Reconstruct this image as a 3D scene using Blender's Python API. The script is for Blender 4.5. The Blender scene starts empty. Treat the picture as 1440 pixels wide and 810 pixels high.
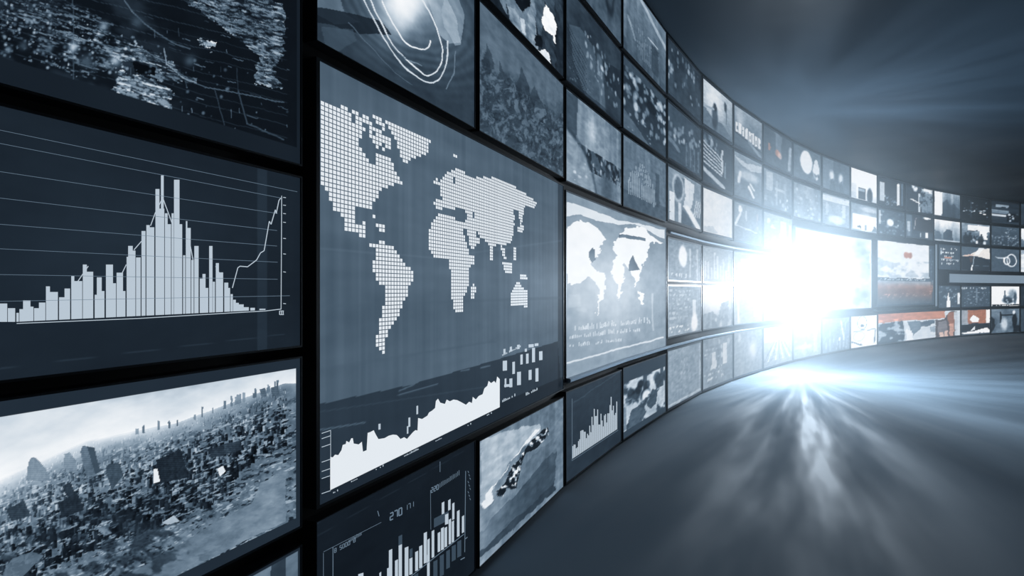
import bpy, math, random
import numpy as np

# ------------------------------------------------------------------ camera, world, light, exposure
FPX, CX, HY, EYE = 900.0, 720.0, 409.0, 1.6      # focal length (px of a 1440 frame), horizon row, eye height (m)
scene = bpy.context.scene
C = scene.collection
cam_data = bpy.data.cameras.new('camera')
cam_data.sensor_width = 36.0
cam_data.lens = FPX / 1440.0 * 36.0
cam_data.shift_y = (HY - 405.0) / 1440.0
cam_data.clip_end = 300
cam = bpy.data.objects.new('camera', cam_data)
cam.location = (0, 0, EYE)
cam.rotation_euler = (math.pi / 2, 0, 0)
C.objects.link(cam)
scene.camera = cam
scene.view_settings.view_transform = 'Standard'
scene.view_settings.look = 'None'
scene.view_settings.gamma = 1.0
scene.view_settings.use_curve_mapping = False
scene.view_settings.exposure = 0.0
scene.cycles.use_denoising = True
scene.cycles.max_bounces = 6
scene.cycles.volume_bounces = 0
scene.cycles.caustics_reflective = True
scene.cycles.sample_clamp_indirect = 4.0

HAZE = 0.22
HAZE_G = 0.35
HAZE_R = 4.8
HAZE_P = (3.3, 10.6, 1.70)
HAZE_THIN = 0.0012
LAMP_W = 850.0
LAMP_P = (5.40, 12.0, 1.72)
LAMP_R = 0.34

w = bpy.data.worlds.new('world'); scene.world = w; w.use_nodes = True
wn = w.node_tree.nodes; wl = w.node_tree.links
wn['Background'].inputs['Color'].default_value = (0.35, 0.5, 0.7, 1)
wn['Background'].inputs['Strength'].default_value = 0.0
vs = wn.new('ShaderNodeVolumeScatter')
vs.inputs['Color'].default_value = (0.80, 0.92, 1.0, 1)
vs.inputs['Density'].default_value = HAZE
vs.inputs['Anisotropy'].default_value = HAZE_G
wl.new(vs.outputs[0], wn['World Output'].inputs['Volume'])
# the haze is thick around the hot lamp and thins out a few metres away
w.cycles.volume_step_size = 1.1
w.cycles.volume_sampling = 'EQUIANGULAR'
scene.cycles.volume_max_steps = 48
gp = wn.new('ShaderNodeNewGeometry')
ds = wn.new('ShaderNodeVectorMath'); ds.operation = 'DISTANCE'; ds.inputs[1].default_value = HAZE_P
wl.new(gp.outputs['Position'], ds.inputs[0])
m1 = wn.new('ShaderNodeMapRange'); m1.inputs['From Min'].default_value = 0.0; m1.inputs['From Max'].default_value = HAZE_R
m1.inputs['To Min'].default_value = 1.0; m1.inputs['To Max'].default_value = 0.0
wl.new(ds.outputs['Value'], m1.inputs['Value'])
m2 = wn.new('ShaderNodeMath'); m2.operation = 'POWER'; m2.inputs[1].default_value = 1.4; wl.new(m1.outputs[0], m2.inputs[0])
m3 = wn.new('ShaderNodeMath'); m3.operation = 'MULTIPLY_ADD'; m3.inputs[1].default_value = HAZE; m3.inputs[2].default_value = HAZE_THIN
wl.new(m2.outputs[0], m3.inputs[0]); wl.new(m3.outputs[0], vs.inputs['Density'])

# the intense lamp in front of the wall; its beam is broken up into fans by the light's own pattern
ld = bpy.data.lights.new('glare_lamp_light', 'POINT')
ld.energy = LAMP_W; ld.shadow_soft_size = LAMP_R; ld.color = (0.68, 0.84, 1.0)
ld.use_nodes = True
ln = ld.node_tree.nodes; ll = ld.node_tree.links
geo = ln.new('ShaderNodeNewGeometry')
sep = ln.new('ShaderNodeSeparateXYZ'); ll.new(geo.outputs['Incoming'], sep.inputs[0])
at = ln.new('ShaderNodeMath'); at.operation = 'ARCTAN2'
ll.new(sep.outputs['Y'], at.inputs[0]); ll.new(sep.outputs['X'], at.inputs[1])
comb = ln.new('ShaderNodeCombineXYZ'); of = ln.new('ShaderNodeMath'); of.operation = 'ADD'; of.inputs[1].default_value = 0.7; ll.new(at.outputs[0], of.inputs[0]); ll.new(of.outputs[0], comb.inputs[0])
zs = ln.new('ShaderNodeMath'); zs.operation = 'MULTIPLY'; zs.inputs[1].default_value = 0.12
ll.new(sep.outputs['Z'], zs.inputs[0]); ll.new(zs.outputs[0], comb.inputs[1])
nz = ln.new('ShaderNodeTexNoise'); nz.inputs['Scale'].default_value = 15.0
nz.inputs['Detail'].default_value = 3.0; nz.inputs['Roughness'].default_value = 0.6
ll.new(comb.outputs[0], nz.inputs['Vector'])
mr = ln.new('ShaderNodeMapRange')
mr.inputs['From Min'].default_value = 0.40; mr.inputs['From Max'].default_value = 0.66
mr.inputs['To Min'].default_value = 0.40; mr.inputs['To Max'].default_value = 2.9
ll.new(nz.outputs['Fac'], mr.inputs['Value'])
ll.new(mr.outputs[0], ln['Emission'].inputs['Strength'])
lamp_light = bpy.data.objects.new('glare_lamp_light', ld)
lamp_light.location = LAMP_P
C.objects.link(lamp_light)

# soft cool ceiling wash so that floor and ceiling are not black
def area(name, loc, rot, sx, sy, e, col=(0.55, 0.75, 1.0)):
    a = bpy.data.lights.new(name, 'AREA'); a.shape = 'RECTANGLE'; a.size = sx; a.size_y = sy
    a.energy = e; a.color = col
    o = bpy.data.objects.new(name, a); o.location = loc; o.rotation_euler = rot; C.objects.link(o)
    return o

# ------------------------------------------------------------------ colour and materials
def lin(c):
    c = np.clip(np.asarray(c, dtype=float), 0, 1)
    return np.where(c <= 0.04045, c / 12.92, ((c + 0.055) / 1.055) ** 2.4)

KX = np.array([0, .12, .25, .4, .55, .7, .85, 1.0])
KR = np.array([4, 16, 36, 66, 104, 150, 202, 250]) / 255
KG = np.array([7, 23, 48, 84, 124, 168, 214, 252]) / 255
KB = np.array([11, 31, 60, 100, 142, 184, 225, 254]) / 255
def steel(g, t=None):
    """steel-blue tone of the whole installation for a grey value; t mixes in a warm hue"""
    g = np.clip(g, 0, 1)
    r, gg, b = np.interp(g, KX, KR), np.interp(g, KX, KG), np.interp(g, KX, KB)
    if t is not None:
        wr, wg, wb = np.clip(g * 1.30, 0, 1), g * 0.88, g * 0.70
        r, gg, b = r + (wr - r) * t, gg + (wg - gg) * t, b + (wb - b) * t
    return np.stack([lin(r), lin(gg), lin(b)], axis=-1)

def mat(name, base, rough=0.5, metal=0.0, spec=0.5, emis=None, es=0.0):
    m = bpy.data.materials.new(name); m.use_nodes = True
    b = m.node_tree.nodes['Principled BSDF']
    b.inputs['Base Color'].default_value = (*base, 1)
    b.inputs['Roughness'].default_value = rough
    b.inputs['Metallic'].default_value = metal
    b.inputs['Specular IOR Level'].default_value = spec
    if emis is not None:
        b.inputs['Emission Color'].default_value = (*emis, 1)
        b.inputs['Emission Strength'].default_value = es
    return m

M_BLACK = mat('black_wall_paint', (0.0016, 0.0022, 0.003), 0.6, spec=0.15)
M_BEZEL = mat('dark_bezel', (0.012, 0.018, 0.025), 0.45, spec=0.3)
M_BEZEL2 = mat('slate_bezel', (0.022, 0.034, 0.047), 0.4, spec=0.3)
M_RAIL = mat('brushed_steel', (0.30, 0.36, 0.42), 0.35, metal=1.0)
M_SILVER = mat('silver_bezel', (0.10, 0.13, 0.16), 0.45, metal=0.4)
n = M_BEZEL.node_tree
tx = n.nodes.new('ShaderNodeTexNoise'); tx.inputs['Scale'].default_value = 60
rr = n.nodes.new('ShaderNodeMapRange'); rr.inputs['To Min'].default_value = 0.38; rr.inputs['To Max'].default_value = 0.55
n.links.new(tx.outputs['Fac'], rr.inputs['Value']); n.links.new(rr.outputs[0], n.nodes['Principled BSDF'].inputs['Roughness'])

def screen_mat():
    m = bpy.data.materials.new('lit_screen'); m.use_nodes = True
    t = m.node_tree; b = t.nodes['Principled BSDF']
    a = t.nodes.new('ShaderNodeAttribute'); a.attribute_name = 'picture'
    b.inputs['Base Color'].default_value = (0.002, 0.003, 0.004, 1)
    b.inputs['Roughness'].default_value = 0.55
    b.inputs['Specular IOR Level'].default_value = 0.012
    t.links.new(a.outputs['Color'], b.inputs['Emission Color'])
    b.inputs['Emission Strength'].default_value = 1.0
    m.cycles.emission_sampling = 'NONE'
    return m
M_SCREEN = screen_mat()

def glow_mat(name, g, t=None):
    c = steel(np.array([g]), None if t is None else np.array([t]))[0]
    m = mat(name, (0.002, 0.002, 0.003), 0.5, spec=0.1, emis=tuple(c), es=1.0)
    m.cycles.emission_sampling = 'NONE'
    return m
G_WHITE = glow_mat('lit_white_graphic', 0.93)
G_LIGHT = glow_mat('lit_pale_graphic', 0.80)
G_MID = glow_mat('lit_grey_graphic', 0.55)
G_DIM = glow_mat('lit_dim_graphic', 0.36)
G_BAR = glow_mat('lit_light_bar', 0.62)

# ------------------------------------------------------------------ the wall's plan: column joints
XB = [-300, 417, 784.5, 867.5, 931.5, 982, 1026.5, 1068.7, 1111, 1152, 1192.5, 1231, 1270, 1310, 1348.5, 1390.6, 1432, 1476, 1524]
DB = [628 + .9497 * 717, 628, 279, 215.5, 173.5, 145.3, 127.0, 113.3, 101.0, 91.8, 84.4, 78.3, 73.2, 68.3, 64.8, 61.7, 59.3, 57.3, 55.7]
def plan(px):
    D = float(np.interp(px, XB, DB)); Y = FPX * EYE / D
    return np.array([(px - CX) / FPX * Y, Y])
JN = np.array([plan(x) for x in XB])
ARC = np.concatenate([[0], np.cumsum(np.hypot(*np.diff(JN, axis=0).T))])
def arc_of(px):
    p = plan(px); i = min(max(np.searchsorted(XB, px) - 1, 0), len(XB) - 2)
    return ARC[i] + np.hypot(*(p - JN[i]))
SEGN = []
for i in range(len(JN) - 1):
    d = JN[i + 1] - JN[i]; d = d / np.hypot(*d); SEGN.append(np.array([d[1], -d[0]]))   # towards the room
JNN = [SEGN[0]] + [(SEGN[i] + SEGN[i + 1]) / (1 + SEGN[i] @ SEGN[i + 1]) for i in range(len(SEGN) - 1)] + [SEGN[-1]]
JNN = np.array(JNN)
def at(a, off):
    """points on the wall at arc length a, off metres in front of it"""
    a = np.asarray(a, float)
    x = np.interp(a, ARC, JN[:, 0]) + off * np.interp(a, ARC, JNN[:, 0])
    y = np.interp(a, ARC, JN[:, 1]) + off * np.interp(a, ARC, JNN[:, 1])
    return x, y
def zh(h): return EYE * (1 - h)          # h: -2.108 ceiling, 0 eye, 1 floor
def project(x, y, z): return CX + FPX * x / y, HY - FPX * (z - EYE) / y
def on_wall(px, py):
    D = float(np.interp(px, XB, DB)); return arc_of(px), EYE - (py - HY) / D * EYE

# ------------------------------------------------------------------ mesh helpers
def link(name, me, parent=None, m=None):
    o = bpy.data.objects.new(name, me); C.objects.link(o)
    if m is not None and me is not None: me.materials.append(m)
    if parent is not None: o.parent = parent
    return o
def mesh(name, verts, faces, m, parent=None, org=(0, 0, 0), smooth=False):
    v = np.asarray(verts, dtype=float).reshape(-1, 3) - np.asarray(org, dtype=float)
    me = bpy.data.meshes.new(name)
    me.from_pydata(v.tolist(), [], faces); me.update()
    if smooth:
        for p in me.polygons: p.use_smooth = True
    return link(name, me, parent, m)
def grid_mesh(name, V, m, parent, org, col=None):
    nv, nu, _ = V.shape
    me = bpy.data.meshes.new(name)
    me.vertices.add(nv * nu); me.vertices.foreach_set('co', (V - np.asarray(org)).astype(np.float32).ravel())
    i = (np.arange(nv - 1)[:, None] * nu + np.arange(nu - 1)[None]).ravel()
    q = np.stack([i, i + 1, i + nu + 1, i + nu], 1)
    me.loops.add(q.size); me.loops.foreach_set('vertex_index', q.ravel().astype(np.int32))
    me.polygons.add(len(q)); me.polygons.foreach_set('loop_start', (np.arange(len(q)) * 4).astype(np.int32))
    me.update(calc_edges=True)
    if col is not None:
        at_ = me.color_attributes.new('picture', 'FLOAT_COLOR', 'POINT')
        c = np.ones((nv * nu, 4), np.float32); c[:, :3] = col.reshape(-1, 3)
        at_.data.foreach_set('color', c.ravel())
    return link(name, me, parent, m)
def stops(a0, a1):
    return np.array([a0] + [a for a in ARC if a0 + .02 < a < a1 - .02] + [a1])
def strip_box(name, a0, a1, z0, z1, d0, d1, m, parent=None, org=(0, 0, 0), hole=None):
    """a slab that follows the wall; hole=(a0,a1,z0,z1,depth) cuts a picture opening in its front"""
    V, F = [], []
    def ring(a, zz0, zz1, dd):
        x, y = at(a, dd); k = len(V)
        V.append((x, y, zz0)); V.append((x, y, zz1)); return k
    S = stops(a0, a1) if hole is None else np.array([a0] + [a for a in ARC if hole[0] + .02 < a < hole[1] - .02] + [a1])
    bk = [ring(a, z0, z1, d0) for a in S]
    fr = [ring(a, z0, z1, d1) for a in S]
    for i in range(len(S) - 1):
        b, c, f, g = bk[i], bk[i + 1], fr[i], fr[i + 1]
        F.append((b, b + 1, c + 1, c)); F.append((b + 1, f + 1, g + 1, c + 1)); F.append((b, c, g, f))
        if hole is None: F.append((f, g, g + 1, f + 1))
    F.append((bk[0], fr[0], fr[0] + 1, bk[0] + 1)); F.append((bk[-1], bk[-1] + 1, fr[-1] + 1, fr[-1]))
    if hole is not None:
        h0, h1, y0, y1, dp = hole
        H = [h0] + [a for a in ARC if h0 + .02 < a < h1 - .02] + [h1]
        assert len(H) == len(S)
        hf = [ring(a, y0, y1, d1) for a in H]; hb = [ring(a, y0, y1, d1 - dp) for a in H]
        for i in range(len(S) - 1):
            f, g, p, q = fr[i], fr[i + 1], hf[i], hf[i + 1]
            F.append((f, g, q, p)); F.append((p + 1, q + 1, g + 1, f + 1))
            F.append((hf[i], hf[i + 1], hb[i + 1], hb[i])); F.append((hf[i] + 1, hb[i] + 1, hb[i + 1] + 1, hf[i + 1] + 1))
        F.append((fr[0], hf[0], hf[0] + 1, fr[0] + 1)); F.append((fr[-1], fr[-1] + 1, hf[-1] + 1, hf[-1]))
        F.append((hf[0], hb[0], hb[0] + 1, hf[0] + 1)); F.append((hf[-1], hf[-1] + 1, hb[-1] + 1, hb[-1]))
    return mesh(name, V, F, m, parent, org)

# ------------------------------------------------------------------ pictures shown on the screens
def value_noise(U, V, su, sv, seed):
    r = np.random.RandomState(seed); L = r.rand(64, 64)
    x, y = U * su, V * sv
    xi, yi = np.floor(x).astype(int), np.floor(y).astype(int); fx, fy = x - xi, y - yi
    fx = fx * fx * (3 - 2 * fx); fy = fy * fy * (3 - 2 * fy)
    a = L[yi % 64, xi % 64]; b = L[yi % 64, (xi + 1) % 64]; c = L[(yi + 1) % 64, xi % 64]; d = L[(yi + 1) % 64, (xi + 1) % 64]
    return (a * (1 - fx) + b * fx) * (1 - fy) + (c * (1 - fx) + d * fx) * fy
def fbm(U, V, su, sv, seed, o=4):
    t, a, s = 0, .5, 0
    for k in range(o):
        t = t + a * value_noise(U, V, su * 2 ** k, sv * 2 ** k, seed + k); s += a; a *= .55
    return t / s
def in_poly(X, Y, P):
    m = np.zeros(X.shape, bool); n = len(P)
    for i in range(n):
        x0, y0 = P[i]; x1, y1 = P[(i + 1) % n]
        if y0 == y1: continue
        m ^= ((Y > min(y0, y1)) & (Y <= max(y0, y1)) & (X < x0 + (Y - y0) * (x1 - x0) / (y1 - y0)))
    return m
def sm(e0, e1, x):
    t = np.clip((x - e0) / (e1 - e0), 0, 1); return t * t * (3 - 2 * t)
class Pic:
    """grey picture on a grid; U right, V up in 0..1; PX, PY the photo frame"""
    def __init__(s, U, V, PX, PY, seed):
        s.U, s.V, s.PX, s.PY = U, V, PX, PY; s.g = np.full(U.shape, .2); s.t = np.zeros(U.shape); s.seed = seed
        s.r = random.Random(seed)
    def mix(s, m, g, t=None):
        s.g = s.g + (g - s.g) * m
        if t is not None: s.t = s.t + (t - s.t) * m
        return s
    def fill(s, g): s.g[:] = g; return s
    def grad(s, bottom, top): s.g = bottom + (top - bottom) * s.V; return s
    def hgrad(s, l, r): s.g = s.g + l + (r - l) * s.U; return s
    def noise(s, amp, su, sv, o=4, k=0): s.g = s.g + amp * (fbm(s.U, s.V, su, sv, s.seed + k, o) - .5) * 2; return s
    def patches(s, g, lo, hi, su, sv, k=5, a=1, v0=0, v1=1):
        f = fbm(s.U, s.V, su, sv, s.seed + k, 4); return s.mix(sm(lo, hi, f) * a * (s.V >= v0) * (s.V <= v1), g)
    def rect(s, u0, v0, u1, v1, g, a=1, t=None):
        return s.mix(((s.U >= u0) & (s.U <= u1) & (s.V >= v0) & (s.V <= v1)) * a, g, t)
    def ell(s, cu, cv, ru, rv, g, soft=.15, a=1, t=None):
        d = np.sqrt(((s.U - cu) / ru) ** 2 + ((s.V - cv) / rv) ** 2); return s.mix((1 - sm(1 - soft, 1 + soft, d)) * a, g, t)
    def ring(s, cu, cv, ru, rv, w, g, a=1):
        d = np.sqrt(((s.U - cu) / ru) ** 2 + ((s.V - cv) / rv) ** 2); return s.mix(np.exp(-((d - 1) / w) ** 2) * a, g)
    def poly(s, P, g, a=1, t=None): return s.mix(in_poly(s.U, s.V, P) * a, g, t)
    def ppoly(s, P, g, a=1, t=None): return s.mix(in_poly(s.PX, s.PY, P) * a, g, t)
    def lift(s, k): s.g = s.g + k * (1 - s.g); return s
    def line(s, u0, v0, u1, v1, w, g, a=1):
        dx, dy = u1 - u0, v1 - v0; L = dx * dx + dy * dy
        q = np.clip(((s.U - u0) * dx + (s.V - v0) * dy) / L, 0, 1)
        d = np.hypot(s.U - u0 - q * dx, s.V - v0 - q * dy); return s.mix((1 - sm(w * .5, w, d)) * a, g)
    def pline(s, P, w, g, a=1):
        for (x0, y0), (x1, y1) in zip(P[:-1], P[1:]):
            dx, dy = x1 - x0, y1 - y0; L = dx * dx + dy * dy + 1e-9
            q = np.clip(((s.PX - x0) * dx + (s.PY - y0) * dy) / L, 0, 1)
            d = np.hypot(s.PX - x0 - q * dx, s.PY - y0 - q * dy); s.mix((1 - sm(w * .4, w, d)) * a, g)
        return s
    def dots(s, n, g, r0=.01, r1=.03, u0=0, v0=0, u1=1, v1=1, asp=1.6, a=.8, soft=.4):
        R = s.r
        for _ in range(n):
            r_ = R.uniform(r0, r1)
            s.ell(R.uniform(u0, u1), R.uniform(v0, v1), r_, r_ * asp, g * R.uniform(.75, 1.1), soft, a * R.uniform(.5, 1))
        return s
    def bars(s, n, g, u0, v0, u1, vmin, vmax, fill=.7, shape=None, a=1):
        for i in range(n):
            x = u0 + (u1 - u0) * i / n; k = s.r.random() if shape is None else shape(i / n) * s.r.uniform(.75, 1.1)
            s.rect(x, v0, x + (u1 - u0) / n * fill, v0 + vmin + (vmax - vmin) * k, g, a)
        return s
    def skyline(s, n, v0, lo, hi, g, var=.1, a=1):
        for i in range(n):
            x = s.r.random(); w_ = s.r.uniform(.5, 1.6) / n; s.rect(x - w_, 0, x + w_, v0 + s.r.uniform(lo, hi), g + s.r.uniform(-var, var), a)
        return s
    def text(s, u0, v0, u1, v1, rows, g, a=.9, dens=.6):
        for j in range(rows):
            y = v1 - (v1 - v0) * (j + .15) / rows; hgt = (v1 - v0) / rows * .6; x = u0
            end = u1 - s.r.random() * .3 * (u1 - u0)
            while x < end:
                w_ = hgt * s.r.uniform(.15, .4)
                if s.r.random() < dens: s.rect(x, y - hgt * s.r.uniform(.6, 1), x + w_, y, g, a)
                x += w_ + hgt * .18
        return s
    def people(s, n, v0, hgt, g, u0=0, u1=1, a=.9):
        for i in range(n):
            u = u0 + (u1 - u0) * (i + .5 + s.r.uniform(-.3, .3)) / n; hh = hgt * s.r.uniform(.8, 1.15); gg = g * s.r.uniform(.7, 1.2)
            s.ell(u, v0 + hh * .42, hh * .17, hh * .42, gg, .2, a); s.ell(u, v0 + hh * .92, hh * .075, hh * .11, gg * 1.2 + .03, .2, a)
        return s
    def vstreak(s, amp, su, k=9): s.g = s.g + amp * (fbm(s.U, s.V, su, 1.2, s.seed + k, 3) - .5) * 2; return s
    def hstreak(s, amp, sv, k=11): s.g = s.g + amp * (fbm(s.U, s.V, 1.2, sv, s.seed + k, 3) - .5) * 2; return s

# ------------------------------------------------------------------ a screen of the video wall
GAP = 0.026
N_SCREEN = [0]
def screen(x0, x1, h0, h1, paint, label, inset=0.012, gap=(GAP, GAP, GAP, GAP), res=1.25, bez=None, depth=0.06, name='video_screen',
           group='screens of the curved video wall', lit_border=None, mg=.24, warp=.035, warp_px=0, grain=.07):
    """x0,x1: left and right joint (photo frame); h0 top, h1 bottom; inset: visible bezel width (one or l,r,b,t); paint(Pic)"""
    N_SCREEN[0] += 1
    gl, gr, gb, gt = gap
    a0, a1 = arc_of(x0) + gl, arc_of(x1) - gr
    z0, z1 = zh(h1) + gb, zh(h0) - gt
    il, ir, ib, it = (inset,) * 4 if not isinstance(inset, tuple) else inset
    bx, by = at((a0 + a1) / 2, 0.0); org = (float(bx), float(by), z0)
    root = bpy.data.objects.new(name, None); root.empty_display_size = .1; root.location = org; C.objects.link(root)
    root['label'] = label; root['category'] = 'screen'; root['group'] = group
    p0, p1, q0, q1 = a0 + il, a1 - ir, z0 + ib, z1 - it
    strip_box('bezel', a0, a1, z0, z1, 0.004, depth, bez or M_BEZEL, root, org, hole=(p0, p1, q0, q1, 0.008))
    # display grid, about res photo pixels per cell
    xa, ya = at([p0, p1], depth); pl = project(xa, ya, q0); plt = project(xa, ya, q1)
    wpx = abs(pl[0][1] - pl[0][0]); hpx = max(abs(pl[1] - plt[1]))
    nu = int(np.clip(wpx / res, 6, 420)); nv = int(np.clip(hpx / res, 6, 420))
    A = np.linspace(p0, p1, nu + 1)
    inner = [a for a in ARC if p0 + .02 < a < p1 - .02]
    for a in inner: A[np.argmin(abs(A - a))] = a
    X, Y = at(A, depth - 0.006); Z = np.linspace(q0, q1, nv + 1)
    VV = np.empty((nv + 1, nu + 1, 3)); VV[..., 0] = X; VV[..., 1] = Y; VV[..., 2] = Z[:, None]
    U = np.broadcast_to((A - p0) / (p1 - p0), (nv + 1, nu + 1)).copy(); V = np.broadcast_to(((Z - q0) / (q1 - q0))[:, None], (nv + 1, nu + 1)).copy()
    yy = np.maximum(VV[..., 1], .3)
    PX, PY = project(VV[..., 0], yy, VV[..., 2])
    if lit_border is not None:           # frame's lit grey painted as a glowing margin (l, r, b, t in metres)
        ml, mr_, mb, mt = lit_border
        U = (U * (p1 - p0) - ml) / (p1 - p0 - ml - mr_); V = (V * (q1 - q0) - mb) / (q1 - q0 - mb - mt)
    sd = N_SCREEN[0] * 17 + 3
    U0, V0 = U, V
    if warp:
        wu = fbm(U0, V0, 7, 7, sd + 200, 4) - .5; wv = fbm(U0, V0, 7, 7, sd + 300, 4) - .5
        U = U0 + warp * wu; V = V0 + warp * wv
    if warp_px:
        PX = PX + warp_px * (fbm(U0, V0, 9, 9, sd + 400, 5) - .5) * 2; PY = PY + warp_px * (fbm(U0, V0, 9, 9, sd + 500, 5) - .5) * 2
    p = Pic(U, V, PX, PY, sd)
    paint(p)
    if grain:
        fine = (fbm(U0, V0, 16, 22, sd + 600, 4) - .5) * 2; vert = (fbm(U0, V0, 26, 2.5, sd + 700, 3) - .5) * 2
        k_ = np.clip(p.g * 1.6, .25, 1) * np.clip((1.08 - p.g) * 3, .15, 1)
        p.g = p.g + (grain * 1.3 * fine + grain * .5 * vert) * k_
    U, V = U0, V0
    if lit_border is not None:
        o_ = (U < 0) | (U > 1) | (V < 0) | (V > 1); p.g[o_] = mg + .03 * (fbm(U, V, 3, 3, 5)[o_] - .5); p.t[o_] = 0
    col = steel(p.g, np.clip(p.t, 0, 1))
    d = grid_mesh('display', VV, M_SCREEN, root, org, col)
    return root, d, org, depth

def curve_pts(P, n=6):
    Q = [P[0]] + P + [P[-1]]; out = []
    for i in range(1, len(Q) - 2):
        p0, p1, p2, p3 = [np.array(q) for q in Q[i - 1:i + 3]]
        for k in range(n):
            t = k / n; out.append(tuple(.5 * (2 * p1 + (p2 - p0) * t + (2 * p0 - 5 * p1 + 4 * p2 - p3) * t * t + (3 * p1 - p0 - 3 * p2 + p3) * t ** 3)))
    return out + [P[-1]]
class Flat:
    """lit graphics laid on a display: quads and lines given in the photo frame, stored on the wall surface"""
    def __init__(s, depth=0.06, lift=0.0): s.V, s.F, s.d = [], [], depth - 0.004 + lift
    def add(s, pts):
        k = len(s.V)
        for px, py in pts:
            a, z = on_wall(px, py); x, y = at(a, s.d); s.V.append((float(x), float(y), z))
        s.F.append(tuple(range(k, k + len(pts)))[::-1])
    def addw(s, a0, a1, z0, z1):
        k = len(s.V)
        for a, z in ((a0, z0), (a1, z0), (a1, z1), (a0, z1)):
            x, y = at(a, s.d); s.V.append((float(x), float(y), z))
        s.F.append((k, k + 1, k + 2, k + 3))
    def line(s, P, w):
        for (x0, y0), (x1, y1) in zip(P[:-1], P[1:]):
            dx, dy = x1 - x0, y1 - y0; L = math.hypot(dx, dy) or 1; nx, ny = -dy / L * w / 2, dx / L * w / 2
            s.add([(x0 + nx, y0 + ny), (x1 + nx, y1 + ny), (x1 - nx, y1 - ny), (x0 - nx, y0 - ny)])
    def build(s, name, m, root, org): return mesh(name, s.V, s.F, m, root, org)
SEG = {'0': 'abcdef', '1': 'bc', '2': 'abged', '3': 'abgcd', '4': 'fgbc', '5': 'afgcd', '6': 'afgedc', '7': 'abc', '8': 'abcdefg', '9': 'abfgcd', '-': 'g'}
def digits(fl, txt, x, y, w_, h_, slope, t=.9):
    """seven-segment style figures along a sloping base line (photo frame)"""
    for ch in txt:
        def P(u, v): return (x + u * w_, y - v * h_ + slope * u * w_)
        L = {'a': ((0, 1), (1, 1)), 'b': ((1, 1), (1, .5)), 'c': ((1, .5), (1, 0)), 'd': ((0, 0), (1, 0)), 'e': ((0, 0), (0, .5)), 'f': ((0, .5), (0, 1)), 'g': ((0, .5), (1, .5))}
        for k in SEG.get(ch, ''):
            a, b = L[k]; fl.line([P(*a), P(*b)], t)
        x += w_ * 1.5; y += slope * w_ * 1.5

# ------------------------------------------------------------------ the hall: wall, floor, ceiling
ZC = zh(-2.115)
HT, R1, R2, MM, BB, FF = -2.100, -1.567, -1.045, -.535, .500, .990
ext = [(24.9, 27.2), (29.5, 28.0), (36.0, 26.5), (41.0, 20.0), (43.0, 9.0), (41.0, -4.0), (33.0, -12.0), (18.0, -16.0), (4.0, -12.0), (-2.4, -6.0)]
ring = [tuple(p) for p in JN] + ext
def structure(o): o['kind'] = 'structure'; return o
V, F = [], []
wr = [tuple(p) for p in JN]
for (x, y), nn in zip(JN, JNN):
    for off in (0.0, -0.3):
        V += [(x + nn[0] * off, y + nn[1] * off, -0.05), (x + nn[0] * off, y + nn[1] * off, ZC)]
for i in range(len(JN) - 1):
    a, b = i * 4, i * 4 + 4
    F += [(a, b, b + 1, a + 1), (a + 2, a + 3, b + 3, b + 2), (a + 1, b + 1, b + 3, a + 3), (a, a + 2, b + 2, b)]
F += [(0, 1, 3, 2), (len(V) - 4, len(V) - 2, len(V) - 1, len(V) - 3)]
structure(mesh('wall_back', V, F, M_BLACK))
V, F = [], []
outer = [tuple(JN[-1])] + ext + [tuple(JN[0])]
cxy = np.array((15.0, 6.0))
for (x, y) in outer:
    d = np.array((x, y)) - cxy; d = d / np.hypot(*d)
    V += [(x, y, -0.05), (x, y, ZC), (x + d[0] * .3, y + d[1] * .3, -0.05), (x + d[0] * .3, y + d[1] * .3, ZC)]
for i in range(len(outer) - 1):
    a, b = i * 4, i * 4 + 4
    F += [(a, b, b + 1, a + 1), (a + 2, a + 3, b + 3, b + 2), (a + 1, b + 1, b + 3, a + 3), (a, a + 2, b + 2, b)]
M_SIDE = mat('slate_wall_paint', (0.02, 0.032, 0.045), 0.6)
structure(mesh('wall_right', V, F, M_SIDE))

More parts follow.
